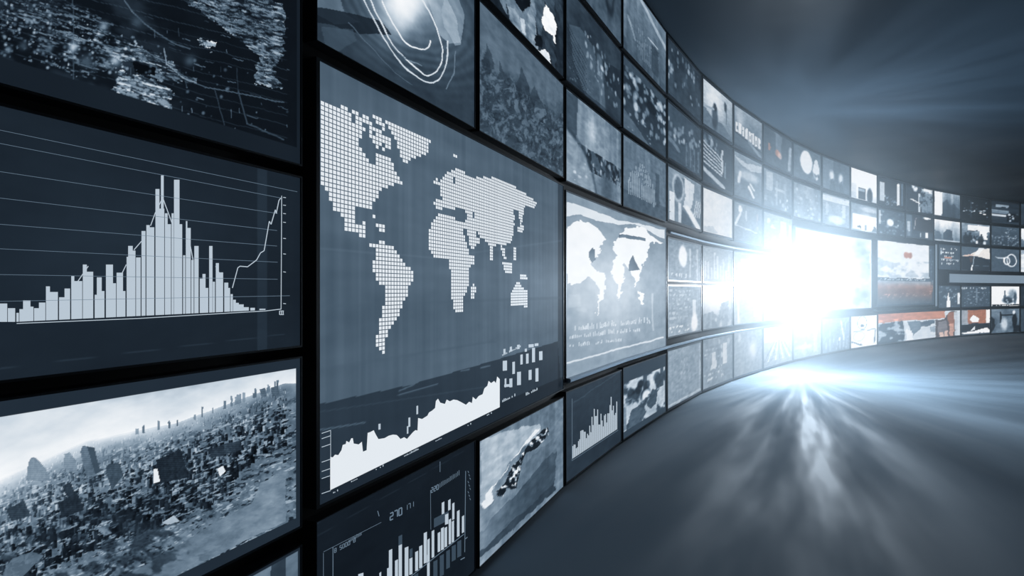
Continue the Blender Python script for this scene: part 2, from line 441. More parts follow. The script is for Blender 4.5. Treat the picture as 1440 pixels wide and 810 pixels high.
def slab_mat(name, base, rough, spec, bump=0.0, fan=False):
    m = bpy.data.materials.new(name); m.use_nodes = True; t = m.node_tree; b = t.nodes['Principled BSDF']
    b.inputs['Base Color'].default_value = (*base, 1); b.inputs['Specular IOR Level'].default_value = spec
    tc = t.nodes.new('ShaderNodeTexCoord')
    n1 = t.nodes.new('ShaderNodeTexNoise'); n1.inputs['Scale'].default_value = 0.35; n1.inputs['Detail'].default_value = 4
    t.links.new(tc.outputs['Object'], n1.inputs['Vector'])
    r = t.nodes.new('ShaderNodeMapRange'); r.inputs['From Min'].default_value = .3; r.inputs['From Max'].default_value = .7
    r.inputs['To Min'].default_value = rough * .8; r.inputs['To Max'].default_value = rough * 1.25
    if not fan:
        t.links.new(n1.outputs['Fac'], r.inputs['Value']); t.links.new(r.outputs[0], b.inputs['Roughness'])
        return m
    # roughness added to fan the lamp's light into streaks over the floor
    N = t.nodes.new; L = t.links.new
    sub = N('ShaderNodeVectorMath'); sub.operation = 'SUBTRACT'; sub.inputs[1].default_value = (LAMP_P[0], LAMP_P[1], 0)
    L(tc.outputs['Object'], sub.inputs[0])
    sp = N('ShaderNodeSeparateXYZ'); L(sub.outputs[0], sp.inputs[0])
    an = N('ShaderNodeMath'); an.operation = 'ARCTAN2'; L(sp.outputs['Y'], an.inputs[0]); L(sp.outputs['X'], an.inputs[1])
    ln_ = N('ShaderNodeVectorMath'); ln_.operation = 'LENGTH'; L(sub.outputs[0], ln_.inputs[0])
    k = N('ShaderNodeMath'); k.operation = 'MULTIPLY'; k.inputs[1].default_value = 0.02; L(ln_.outputs['Value'], k.inputs[0])
    cb = N('ShaderNodeCombineXYZ'); L(an.outputs[0], cb.inputs[0]); L(k.outputs[0], cb.inputs[1])
    nn = N('ShaderNodeTexNoise'); nn.inputs['Scale'].default_value = 16; nn.inputs['Detail'].default_value = 3; L(cb.outputs[0], nn.inputs['Vector'])
    r.inputs['From Min'].default_value = .35; r.inputs['From Max'].default_value = .65
    r.inputs['To Min'].default_value = rough * .78; r.inputs['To Max'].default_value = min(1, rough * 1.25)
    L(nn.outputs['Fac'], r.inputs['Value']); L(r.outputs[0], b.inputs['Roughness'])
    return m
M_FLOOR = slab_mat('polished_slate_floor', (0.19, 0.25, 0.305), 0.80, 0.34, fan=True)
M_CEIL = slab_mat('satin_slate_ceiling', (0.032, 0.048, 0.064), 0.50, 0.02)
def slab(name, z0, z1, m):
    n = len(ring); V = [(x, y, z0) for x, y in ring] + [(x, y, z1) for x, y in ring]
    F = [tuple(range(n))[::-1], tuple(range(n, 2 * n))] + [(i, (i + 1) % n, n + (i + 1) % n, n + i) for i in range(n)]
    return structure(mesh(name, V, F, m))
slab('floor', -0.25, 0.0, M_FLOOR)
slab('ceiling', ZC, ZC + 0.25, M_CEIL)

# ------------------------------------------------------------------ the big screens on the left
def r1(x, y): return (x / 3.116, y / 3.116)
def r2(x, y): return (x / 2.314, 150 + y / 2.314)
def r3(x, y): return (x / 2.4535, 480 + y / 2.4535)
def r4(x, y): return (400 + x / 3.115, y / 3.115)
def r5(x, y): return (420 + x / 3.24, 80 + y / 3.24)
def r6(x, y): return (420 + x / 3.116, 300 + y / 3.116)
def r7(x, y): return (420 + x / 3.24, 480 + y / 3.24)
def r8(x, y): return (420 + x / 3.789, 600 + y / 3.789)
def pts(f, s): 
    v = [float(k) for k in s.replace(',', ' ').split()]
    return [f(v[i], v[i + 1]) for i in range(0, len(v), 2)]

def paint_globe(p):
    PX, PY = p.PX, p.PY; R = p.r
    # run noise along the sloping picture plane
    a, b = PX / 60, (PY - .25 * PX) / 30
    p.g = .07 + .16 * sm(.35, .75, fbm(a, b, 1, 1, 3)) * (1 - sm(150, 330, PX)) + .03
    f = fbm(a, b, 3, 5, 40, 5)
    sp = fbm(a, b, 9, 16, 90, 3)
    def land(P, lo, g, soft=0):
        m = in_poly(PX + 14 * (fbm(a, b, 5, 5, 60) - .5), PY + 14 * (fbm(a, b, 5, 5, 70) - .5), pts(r1, P))
        p.mix(m * sm(lo, lo + .2, f), g); p.mix(m * sm(.48, .62, sp) * .75, g * .35); p.mix(m * sm(.52, .72, fbm(a, b, 4, 12, 120, 4)) * .85, min(1, g * 1.5)); p.mix(m * sm(.55, .7, fbm(a, b, 7, 14, 150, 4)) * .75, .10)
    land('800,0 1050,-20 1240,10 1245,240 1200,330 1245,390 1180,380 1110,360 1140,240 1060,190 980,130 900,70', .30, .52)
    land('490,400 530,310 620,330 750,400 755,500 620,465 530,430', .22, .62)
    land('250,100 420,110 560,180 660,230 860,340 860,365 760,350 700,360 560,270 450,250 330,180', .42, .55)
    land('0,0 330,0 500,120 500,300 330,330 130,240 0,150', .52, .40)
    land('870,170 950,200 930,220 880,190', .2, .7)
    p.mix(in_poly(PX, PY, pts(r1, '575,265 680,300 680,335 590,320')), .05)
    p.pline(pts(r1, '545,0 580,50 630,100 700,150 770,190 830,210'), 1.3, .5, .8)
    p.pline(pts(r1, '450,200 640,230 730,285 800,330 900,380 1245,450'), 1.0, .55, .7)
    p.pline(pts(r1, '720,215 728,285 800,340 860,360'), 1.2, .75, .8)
    p.pline(pts(r1, '940,390 990,570'), 1.1, .4, .6); p.pline(pts(r1, '1045,400 1080,540 1245,610'), 1.5, .42, .7)
    p.pline(pts(r1, '320,0 320,370'), 1.2, .45, .6); p.pline(pts(r1, '1040,300 1045,420'), 1, .35, .6)
    for k in range(16):
        y = -260 + k * 48 + R.uniform(-8, 8); p.pline([r1(0, y), r1(1260, y + 330)], .8, .36, R.uniform(.25, .6))
    for k in range(330):
        x, y = R.uniform(0, 405), 0; x = x if R.random() < .35 else abs(R.gauss(60, 90)); y = R.uniform(-30, 60) + .33 * x + abs(R.gauss(0, 22))
        r_ = R.choice([.9, 1.0, 1.2, 1.6, 2.2]) ; br = R.uniform(.35, .85) * (1.1 if x < 200 else .7)
        d = np.hypot(PX - x, PY - y); p.mix(np.clip(1.5 - d / r_, 0, 1) * .8, min(.95, br))
    for k in range(60):
        x = R.uniform(180, 405); y = R.uniform(20, 190); L_ = R.uniform(3, 16); p.pline([(x, y), (x + L_, y + .27 * L_)] if R.random() < .6 else [(x, y), (x + .5, y + L_ * .7)], .8, R.uniform(.3, .75), .6)
    for x, y, r_, br in [(455, 115, 7, .65), (320, 205, 8, .8), (500, 268, 8, .75), (380, 265, 10, .4), (600, 95, 9, .35), (35, 215, 5, .6), (215, 205, 5, .5), (830, 265, 8, .4), (100, 200, 7, .35)]:
        X, Y = r1(x, y); d = np.hypot(PX - X, PY - Y); p.mix(np.exp(-(d / r_ * 1.1) ** 2), br)

def paint_city(p):
    PX, PY = p.PX, p.PY; R = p.r
    hor = np.interp(PX, [0, 122, 245, 400], [676, 622, 598, 541])
    dd = PY - hor
    sky = .98 - .42 * np.clip((PX - 40) / 420, 0, 1) * np.clip(-dd / 90, 0, 1) - .18 * np.clip(-dd / 160, 0, 1)
    sky = sky + .10 * (fbm(PX / 100 + PY / 260, (PY + .3 * PX) / 30, 1, 1, 8) - .5)
    grd = .50 + .24 * (fbm(PX / 30, (PY + .35 * PX) / 12, 1, 1, 9) - .5)
    p.g = np.where(dd < 0, sky, grd)
    B = []
    for k in range(2600):
        x = R.uniform(-30, 402); t = R.random() ** 1.25; yh = np.interp(x, [0, 122, 245, 400], [676, 622, 598, 541])
        y = yh + 2 + t * (168 - x * .12); B.append((t, x, y))
    B.sort()
    for t, x, y in B:
        sz = 1.8 + 6.5 * t * R.uniform(.3, 1.6); hh = sz * R.uniform(.3, 1.9)
        lowr = sm(250, 400, x) * sm(.55, .9, t)
        if lowr > .5: continue
        dark = R.random() < .55 + .2 * t
        g = (R.uniform(.10, .34) if dark else R.uniform(.45, .85)) * (1 - .25 * t)
        g = g + (.85 - g) * math.exp(-t * 7) * .75
        m = (abs(PX - x) < sz / 2) & (PY < y + .25 * (x - PX)) & (PY > y - hh + .25 * (x - PX))
        p.g[m] = g
        m2 = (PX - x > 0) & (PX - x < sz / 2) & (PY < y) & (PY > y - hh); p.g[m2] = g * .6
    p.g = np.clip(p.g + .22 * (fbm(PX / 6, PY / 5, 1, 1, 77, 3) - .5) * sm(0, 30, dd), 0, 1)
    st = fbm((PX + PY * .1) / 9, (PY + .36 * PX) / 2.6, 1, 1, 140, 3); p.mix(sm(.60, .74, st) * sm(2, 25, dd) * .75, .80); p.mix(sm(.60, .72, fbm((PX) / 8, (PY + .3 * PX) / 3.5, 1, 1, 240, 3)) * sm(8, 40, dd) * .8, .14)
    fog = np.exp(-np.clip(dd, 0, 400) / np.interp(PX, [0, 150, 300, 400], [34, 24, 13, 8])) * (dd > -2)
    fg = np.interp(PX, [0, 150, 300, 400], [.97, .93, .78, .62])
    p.g = p.g + (fg - p.g) * fog * .93
    # bay and park at the lower right, park at lower left
    wt = in_poly(PX, PY, pts(r3, '380,830 520,760 700,650 800,590 870,560 900,490 985,450 985,620 560,830'))
    p.mix(wt * .92, .42 + .16 * fbm(PX / 20, PY / 9, 1, 1, 31) + .1 * sm(200, 400, PX))
    wt2 = in_poly(PX, PY, pts(r3, '15,790 40,750 110,725 150,740 110,780 60,830 10,830'))
    p.mix(wt2 * .85, .5)
    veg = sm(.45, .62, fbm(PX / 22, PY / 14, 1, 1, 55)) * sm(70, 120, dd) * (1 - sm(210, 330, PX)) * (~wt2)
    p.mix(veg * .7, .13 + .15 * fbm(PX / 4, PY / 4, 1, 1, 56))
    # towers
    def tower(P, g, hz=0):
        m = in_poly(PX, PY, pts(r3, P)); p.mix(m * .92, g + .03 * np.sin(PY * 2.2) + .10 * (fbm(PX / 2.5, PY / 4, 1, 1, 400, 2) - .5)); return m
    tower('92,482 95,440 101,415 110,402 122,403 140,418 158,440 172,465 176,482', .60); tower('222,440 222,390 240,383 262,410 272,460', .62)
    tower('277,380 285,360 322,365 345,450 300,470', .5); p.mix(in_poly(PX, PY, pts(r3, '300,362 325,366 348,450 330,460')), .38)
    tower('365,450 372,425 410,418 425,460 385,515', .34); tower('538,410 625,373 652,470 548,490', .2)
    p.mix(in_poly(PX, PY, pts(r3, '530,440 543,440 553,485 530,490')), .95); tower('215,500 245,485 262,530 230,535', .25)
    tower('200,560 265,520 290,580 215,610', .22); tower('720,375 770,355 775,395 730,400', .25); tower('770,355 830,342 832,375 775,390', .28)
    tower('20,580 85,550 105,600 40,620', .3); tower('895,165 915,160 922,190 902,195', .45); tower('935,160 960,152 965,185 940,190', .42)
    p.mix(in_poly(PX, PY, pts(r3, '750,440 770,430 778,450 758,468')), .92); p.mix(in_poly(PX, PY, pts(r3, '560,625 600,600 620,620 580,632')), .75)
    for k in range(26):   # faint low towers on the skyline
        x = R.uniform(180, 400); yh = np.interp(x, [0, 122, 245, 400], [676, 622, 598, 541]); w_ = R.uniform(2, 4); hh = R.uniform(4, 12)
        p.mix(((abs(PX - x) < w_ / 2) & (PY > yh - hh) & (PY < yh + 3)) * .8, R.uniform(.4, .6))
    p.g = np.clip(p.g, 0, 1)

GR, GL_ = 0.0, 0.0
WL = 'top left screen showing dark earth seen from space with speckled lights and pale land'
screen(-75, 406, -.96, -.2835 + .012, paint_globe, 'top left corner screen showing dark night earth with speckled lights and pale land',
       inset=.006, gap=(.0, .0, .0, .0), lit_border=(.016, .016, .055, .03), mg=.17, warp=0, warp_px=3, grain=.05, res=1.0)
def paint_bars(p):
    p.g = .165 + .04 * fbm(p.U, p.V, 3, 3, 4) + .05 * np.exp(-((p.U - .35) ** 2 + (p.V - .55) ** 2) * 9)
    p.mix(((p.PX > 362) & (p.PX < 376)) * .35, .36)
    p.pline([(0, 540 - 22), (400, 487 - 17)], .8, .3, .6)
root, d, org, dep = screen(-75, 406, -.249, .1225, paint_bars,
       'leftmost screen showing a white histogram rising to a peak over thin sloping grid lines', inset=.006, gap=(0, 0, 0, 0), res=2.5, warp=0, grain=.02)
fl = Flat()
base = lambda x: np.interp(x, [0, 820 / 2.314, 870 / 2.314], [150 + 700 / 2.314, 150 + 662 / 2.314, 150 + 659 / 2.314])
for a_, b_, t_ in [(-60, -30, 640), (-28, -4, 655), (0, 8, 670), (10, 22, 658), (22, 46, 630), (46, 56, 650), (58, 74, 655), (74, 95, 637), (97, 110, 585), (110, 136, 603), (140, 158, 620), (158, 176, 592), (180, 190, 552), (190, 216, 568), (218, 231, 515), (231, 252, 538), (257, 264, 612), (264, 280, 556), (280, 289, 600), (294, 317, 515), (317, 327, 575), (329, 350, 541), (350, 358, 600), (362, 367, 490), (367, 382, 455), (382, 391, 470), (393, 408, 492), (411, 424, 407), (427, 438, 388), (438, 453, 395), (457, 470, 272), (470, 475, 335), (475, 484, 228), (484, 486, 335), (488, 497, 350), (497, 508, 385), (510, 517, 350), (518, 536, 242), (536, 545, 385), (548, 555, 485), (557, 562, 375), (562, 573, 397), (575, 583, 500), (585, 599, 455), (603, 612, 560), (612, 622, 545), (622, 631, 590), (634, 645, 455), (646, 653, 570), (656, 666, 510), (666, 680, 540), (684, 697, 573), (697, 703, 590), (705, 712, 610), (713, 722, 628), (722, 732, 638), (732, 748, 643), (748, 765, 652), (770, 785, 654), (800, 820, 657)]:
    xa, xb = a_ / 2.314, b_ / 2.314; ty = 150 + t_ / 2.314
    fl.add([(xa, base(xa) - .6), (xb, base(xb) - .6), (xb, ty), (xa, ty)])
fl.build('chart_bars', G_LIGHT, root, org)
fl = Flat(lift=.0006)
for yl, xr, yr in [(95, 925, 280), (137, 870, 300), (225, 860, 350), (308, 858, 405), (390, 858, 455), (467, 860, 507), (548, 860, 562), (632, 900, 615)]:
    fl.line([(-60, 150 + (yl - (yr - yl) * 60 / (xr / 2.314) ) / 2.314), (xr / 2.314, 150 + yr / 2.314)], .55)
fl.build('grid_lines', G_MID, root, org)
fl = Flat(lift=.0009)
for P in ['710,590 728,525 735,520 760,522 790,500 803,477 815,470 832,375 838,385 852,338 855,350 864,308 870,300', '440,390 455,350 480,300 495,340 512,385', '385,468 410,440', '200,570 235,520', '345,545 360,515', '560,400 580,500', '655,520 668,545']:
    fl.line(pts(r2, P), 1.2)
fl.build('line_graph', G_LIGHT, root, org)
fl = Flat(lift=.0009)
fl.line(pts(r2, '0,704 400,688 820,664 872,658'), 1.0)
fl.line(pts(r2, '873,293 871,658'), 1.0)
for y in (298, 323, 350, 378, 430, 480, 538, 640): fl.line(pts(r2, f'878,{y} 887,{y + 1}'), .9)
for k in range(3): fl.line(pts(r2, f'{866 + k * 6},{664} {866 + k * 6},{676}'), 1.2)
fl.line(pts(r2, '866,664 880,664'), .8); fl.line(pts(r2, '866,676 880,676'), .8)
fl.build('chart_axes', G_LIGHT, root, org)

screen(-75, 406, .1425, .516, paint_city, 'lower left screen showing a bright city skyline above dense grey rooftops and a bay',
       inset=.006, gap=(0, 0, 0, 0), lit_border=(.02, .02, .034, .034), mg=.235, res=1.0, warp=0, warp_px=1.3, grain=.06)
screen(-75, 406, .5525, .93, lambda p: (p.grad(.3, .55).noise(.12, 4, 4), p.ppoly(pts(r3, '940,735 985,700 985,830 930,830'), .3)),
       'screen cut off by the bottom left corner below the city skyline screen', inset=.006, gap=(0, 0, 0, 0), lit_border=(.012, .012, .02, .014), mg=.2, res=2)

# column of the world map
def paint_swirl(p):
    PX, PY = p.PX, p.PY
    cx_, cy_ = r4(555, 30)
    X, Y = (PX - cx_), (PY - cy_)
    th = .72; u = X * math.cos(.55) - Y * math.sin(.55) * -1; 
    a_ = X * .80 + Y * .60; b_ = -X * .60 + Y * .80
    p.g = .30 + .06 * (fbm(PX / 50, PY / 50, 1, 1, 6) - .5)
    d = np.hypot(a_ / 74, b_ / 46)
    arcs = .03 * np.sin(d * 30 + 3 * fbm(PX / 40, PY / 40, 1, 1, 16)) * np.exp(-((d - 1.3) / .7) ** 2)
    p.g += arcs + .22 * np.exp(-(d / 1.25) ** 2)
    p.mix(np.exp(-((X + 14) / 30) ** 2 - ((Y + 12) / 34) ** 2), .99)
    p.mix(np.exp(-(a_ / 22) ** 2 - (b_ / 46) ** 2) * .7, .99)
    p.mix(in_poly(PX, PY, pts(r4, '80,-20 240,-20 265,60 330,100 220,110 80,25')) * .8, .12 if False else .52)
    p.ppoly(pts(r4, '80,25 250,50 420,90 470,150 330,150 200,110 80,90'), .16, .75)
    p.ppoly(pts(r4, '160,120 300,130 310,180 240,225 180,200'), .42, .5)
    p.ppoly(pts(r4, '700,-20 760,-20 790,60 775,200 750,200 700,120 690,60'), .62, .9)
    p.ppoly(pts(r4, '620,-20 700,-20 750,70 775,190 720,190 680,150 650,60'), .80, .55)
    p.ppoly(pts(r4, '80,200 240,225 400,330 560,440 780,570 700,560 400,400 80,230'), .17, .6)
    for P, w_, g in [('430,0 455,60 490,120 530,180 575,212 610,217 632,205 640,180', 1.3, .95), ('380,0 420,90 460,170 530,250 600,320 640,328 680,290 692,220 670,130 640,60 600,0', 1.3, .92),
                     ('350,0 400,100 450,190 520,280 590,345 645,362 690,335 712,260 715,180', 1.3, .88), ('480,200 530,250 600,292', .9, .6), ('280,100 380,210 480,310 560,370', .8, .45), ('750,230 740,330 708,390', 1, .55)]:
        p.pline(curve_pts(pts(r4, P)), w_, g)
    p.g = np.clip(p.g, 0, 1)
screen(426, 658, R2 - .02, MM - .012, paint_swirl, 'screen above the dotted world map showing glowing swirled light rings', gap=(0, GAP, GAP, GAP), inset=(.006, .006, .004, .006), res=1.1, warp=0, warp_px=3, grain=.05)

def paint_mapbg(p):
    PX, PY = p.PX, p.PY
    p.g = .445 + .035 * (fbm(p.U, p.V, 90, 1.5, 3, 3) - .5) * 2 + .04 * (fbm(p.U, p.V, 1.5, 12, 13, 3) - .5) * 2 + .06 * sm(.3, .9, p.U) * np.exp(-((p.V - .5) / .2) ** 2)  # faint horizontal streaks paint lens flare across the map
    p.mix(((p.U * 60) % 1 < .08) * .06, .6)
    lower = in_poly(PX, PY, pts(r7, '30,300 500,200 880,90 1180,0 1200,250 42,790'))
    p.mix(lower * .62, .19)
    p.mix((p.U > .955) * .5, .16); p.mix((p.V < .06) * .5, .14)
    for y in (130, 330): p.pline([r7(40, y), r7(900, y - 130)], 1.2, .42, .3)
    p.pline(pts(r6, '40,150 600,195 1150,120'), 2.0, .55, .22); p.pline(pts(r6, '40,410 1150,370'), 3, .42, .3); p.pline(pts(r6, '40,700 850,560'), 3, .42, .3)
    for (x, y, x2, y2) in [(455, 245, 630, 195), (460, 225, 530, 195), (740, 135, 775, 128), (830, 120, 870, 112), (60, 410, 300, 370)]:
        p.pline([r7(x, y), r7(x2, y2)], 1.4, .5, .7)
root, d, org, dep = screen(426, 784.5, MM, BB, paint_mapbg, 'large screen with a white dotted world map above a white area chart',
                           gap=(0, GAP, .012, .012), inset=(.02, .008, .008, .008), res=1.8, warp=0, grain=.02)
LAND = [pts(r5, '42,255 75,235 115,205 165,222 200,262 250,300 300,330 285,370 270,400 300,450 345,490 350,430 420,470 440,510 470,575 430,585 385,600 350,650 330,690 300,680 255,690 250,750 285,770 305,745 310,800 285,800 215,785 200,735 165,700 145,660 130,610 95,560 100,500 75,430 42,385'),
        pts(r5, '380,290 430,305 500,325 600,375 598,390 585,440 540,455 508,470 495,490 470,470 455,430 440,370 420,340'),
        pts(r5, '645,600 640,560 665,545 672,530 715,508 745,520 790,548 900,548 950,575 1000,600 1090,665 1070,688 1025,682 1022,740 1010,770 1000,700 980,700 985,755 975,790') +
        pts(r6, '945,30 935,125 905,138 882,132 862,140 835,142 820,120 798,108 795,128 758,160 738,120 722,70 705,30') + pts(r5, '770,765 760,745 735,742 700,690 620,695 617,655 650,650 655,610'),
        pts(r6, '600,10 625,0 660,8 690,25 722,40 735,110 750,180 775,182 770,215 750,235 745,320 725,360 720,440 688,440 675,390 668,350 665,250 655,205 600,195 570,150 570,70'),
        pts(r6, '755,318 768,305 775,330 772,368 755,370'),
        pts(r6, '335,135 365,120 410,145 440,190 470,225 507,250 500,300 485,325 480,365 455,400 440,440 415,480 390,520 375,570 382,610 362,610 340,580 345,530 350,480 368,430 378,370 375,325 350,310 335,280 318,220 340,190'),
        pts(r6, '265,75 295,90 302,125 335,140 315,152 290,110 262,92'), pts(r6, '928,355 950,310 965,298 985,330 1003,340 1003,410 960,405 930,405'),
        pts(r6, '838,140 852,150 855,205 840,205'), pts(r6, '885,140 905,155 908,200 895,190'), pts(r6, '890,215 935,215 935,262 905,262'), pts(r6, '968,262 998,268 1002,295 972,285'),
        pts(r6, '940,150 950,150 950,210 942,210'), pts(r6, '960,60 985,50 985,78 962,84'), pts(r5, '635,548 642,580 628,590 615,575'), pts(r5, '640,600 655,605 652,640 642,635'),
        pts(r5, '325,705 345,712 350,740 330,730'), pts(r5, '350,760 400,775 395,800 350,780'), pts(r5, '570,478 602,485 600,496 575,490'), pts(r5, '700,445 735,450 720,462')]
HOLES = [pts(r5, '270,400 300,398 330,420 345,460 330,485 300,450'), pts(r5, '700,690 760,695 765,735 725,740'), pts(r6, '720,70 735,72 750,125 742,150'), pts(r6, '775,80 800,95 790,108 778,95'),
         pts(r5, '705,540 715,545 718,580 705,575'), pts(r5, '790,700 805,705 800,740 790,735')]
ARC_IS = pts(r5, '110,205 200,228 290,242 380,285 400,335 425,400 410,430 360,425 330,370 250,320 190,280 130,250')
fl = Flat()
def px_of(a, z):
    x, y = at(a, fl.d); q = project(float(x), float(y), z); return q
rng = random.Random(4)
am0, am1 = arc_of(432), arc_of(781)
du, dv = .0236, .0172
def inside(P, x, y):
    return bool(in_poly(np.array([x]), np.array([y]), P)[0])
a_ = am0 + .004
while a_ < am1:
    z_ = zh(.20)
    while z_ < zh(-.5):
        x, y = px_of(a_ + du / 2, z_ + dv / 2)
        ok = any(inside(P, x, y) for P in LAND) and not any(inside(P, x, y) for P in HOLES)
        if not ok and inside(ARC_IS, x, y): ok = rng.random() < .62
        if ok: fl.addw(a_ + du * .1, a_ + du * .9, z_ + dv * .1, z_ + dv * .9)
        z_ += dv
    a_ += du
fl.build('world_map', G_WHITE, root, org)
fl = Flat()
top = pts(r7, '88,520 100,522 110,510 125,512 140,490 146,466 160,462 163,448 176,455 186,436 193,436 197,460 220,464 235,452 240,497 257,490 262,412 275,408 290,400 300,420 312,440 340,436 360,425 380,420 398,422 415,440 432,432 445,440 456,428 470,412 484,400 494,402 497,345 515,350 540,335 548,320 562,312 576,300 580,268 590,258 600,276 622,282 630,262 645,270 662,262 680,265 700,275 720,286 735,272 748,278 752,250 766,262 780,246 798,238 806,212 820,200 826,178 838,188 852,178 860,188 866,158 878,170')
basel = lambda x: np.interp(x, [r7(88, 0)[0], r7(878, 0)[0]], [r7(0, 670)[1], r7(0, 297)[1]])
for (x0_, y0_), (x1_, y1_) in zip(top[:-1], top[1:]):
    fl.add([(x0_, basel(x0_)), (x1_, basel(x1_)), (x1_, y1_), (x0_, y0_)])
fl.build('area_chart', G_WHITE, root, org)
fl = Flat()
for x, y, w_, h_ in [(902, 110, 20, 45), (943, 120, 12, 55), (980, 82, 11, 45), (1007, 78, 12, 45), (1036, 62, 14, 65), (1070, 65, 16, 40), (905, 188, 8, 40), (930, 188, 14, 40), (914, 200, 30, 12), (968, 168, 18, 60), (1020, 152, 14, 45), (1052, 152, 14, 60), (900, 45, 10, 22), (930, 35, 10, 22), (965, 25, 12, 20), (1025, 20, 24, 14), (1000, 40, 10, 14), (1050, 15, 18, 12), (456, 365, 9, 42), (448, 400, 7, 34), (493, 310, 8, 38), (317, 385, 10, 26)]:
    x0_, y0_ = r7(x - w_ / 2, y - h_ / 2); x1_, y1_ = r7(x + w_ / 2, y + h_ / 2); fl.add([(x0_, y1_), (x1_, y1_ - .6), (x1_, y0_ - .6), (x0_, y0_)])
fl.build('candlestick_marks', G_LIGHT, root, org)
fl = Flat()
R = random.Random(7)
for (xa, ya, n_, g_) in [(890, 275, 10, 14), (1000, 245, 9, 12), (890, 65, 14, 10), (95, 688, 5, 8), (185, 635, 6, 8), (300, 580, 6, 8), (432, 520, 11, 8), (578, 452, 5, 8), (728, 382, 3, 8), (818, 336, 4, 8)]:
    for k in range(n_):
        x = xa + k * 6.3; y = ya - k * 6.3 * .47; h_ = g_ * R.uniform(.5, 1.2)
        if R.random() < .8: x0_, y0_ = r7(x, y); x1_, y1_ = r7(x + 4, y - h_); fl.add([(x0_, y0_), (x1_, y0_ - .5), (x1_, y1_), (x0_, y1_)])
fl.build('chart_caption', G_LIGHT, root, org)
fl = Flat()
for y in (408, 432, 470, 538, 580, 612, 680): fl.line([r7(48, y + 6), r7(90, y - 8)], .9)
fl.line([r7(90, 400), r7(90, 530)], .7)
fl.build('axis_ticks', G_LIGHT, root, org)

def paint_adark(p):
    p.g = .125 + .05 * fbm(p.U, p.V, 3, 3, 3)
    for k in range(9): p.pline([r8(0, 640 - k * 70), r8(880, 130 - k * 70)], .7, .3, .35)
root, d, org, dep = screen(426, 658, BB + .012, FF, paint_adark, 'dark screen below the world map with a small grey bar chart and figures', gap=(0, GAP, GAP, .012), inset=(.004, .004, .006, .004), res=2, warp=0, grain=.03)
fl = Flat()
for x, w_, y0_, y1_ in [(255, 28, 770, 900), (232, 16, 790, 900), (370, 10, 765, 880), (412, 22, 740, 860), (422, 18, 645, 860), (455, 16, 700, 840), (475, 18, 620, 830), (508, 20, 632, 800), (533, 17, 690, 780), (565, 16, 655, 760), (587, 17, 625, 745), (612, 17, 555, 720), (632, 12, 590, 700), (630, 14, 670, 790), (655, 14, 545, 690), (688, 14, 555, 660), (706, 16, 530, 650), (725, 14, 528, 635), (748, 13, 485, 620), (765, 12, 495, 610), (793, 14, 440, 580), (820, 12, 468, 560), (710, 14, 395, 460), (767, 12, 400, 490), (745, 13, 382, 440), (728, 18, 458, 515)]:
    a1_, b1_ = r8(x, y1_); a2_, b2_ = r8(x + w_, y1_); fl.add([(a1_, b1_), (a2_, b2_ - 1.6), (a2_, r8(0, y0_ - 4)[1]), (a1_, r8(0, y0_ + 4)[1])])
fl.build('chart_bars', G_LIGHT, root, org)
fl = Flat(lift=-.0006)
for x, w_, y0_, y1_ in [(475, 20, 575, 640), (535, 16, 645, 690), (700, 22, 680, 790), (735, 20, 655, 750), (765, 22, 630, 710), (795, 22, 605, 690), (665, 22, 710, 800), (560, 22, 780, 860), (668, 80, 482, 530)]:
    a1_, b1_ = r8(x, y1_); a2_, b2_ = r8(x + w_, y1_ - w_ * .5); fl.add([(a1_, b1_), (a2_, b2_), (a2_, r8(0, y0_ - w_ * .5)[1]), (a1_, r8(0, y0_)[1])])
fl.build('dim_bars', G_DIM, root, org)
fl = Flat(lift=.0006)
digits(fl, '270', *r8(428, 490), 4.2, 9.5, -.5, 1.5); digits(fl, '220', *r8(652, 345), 2.6, 6.5, -.5, 1.1); digits(fl, '8 5000 8', *r8(125, 660), 2.6, 5.5, -.52, .8)
digits(fl, '171', *r8(510, 440), 3, 7, -.5, .8)
for k in range(12):
    x = 205 + k * 6; fl.line([r8(x, 605 - k * 3.4), r8(x, 595 - k * 3.4 - R.uniform(2, 9))], .7)
for k in range(14):
    x = 700 + k * 8; fl.line([r8(x, 318 - k * 5), r8(x, 300 - k * 5 - R.uniform(2, 9))], .7)
fl.build('chart_figures', G_MID, root, org)
fl = Flat(lift=.0006)
fl.line([r8(65, 660), r8(65, 830)], .6); fl.line([r8(65, 655), r8(380, 500)], .5); fl.line([r8(117, 630), r8(117, 830)], .9); fl.line([r8(648, 330), r8(650, 540)], .5); fl.line([r8(840, 230), r8(835, 660)], .8)
fl.line([r8(360, 440), r8(368, 468)], 1); fl.line([r8(700, 180), r8(700, 235)], .7); fl.line([r8(530, 795), r8(830, 565)], .9); fl.line([r8(838, 590), r8(850, 580)], 1)
fl.line([r8(812, 700), r8(835, 688)], 1.2)
for k in range(9): fl.line([r8(852 + (k % 3) * 5, 230 + k * 18), r8(857 + (k % 3) * 5, 240 + k * 18)], .8)
fl.build('chart_axes', G_MID, root, org)

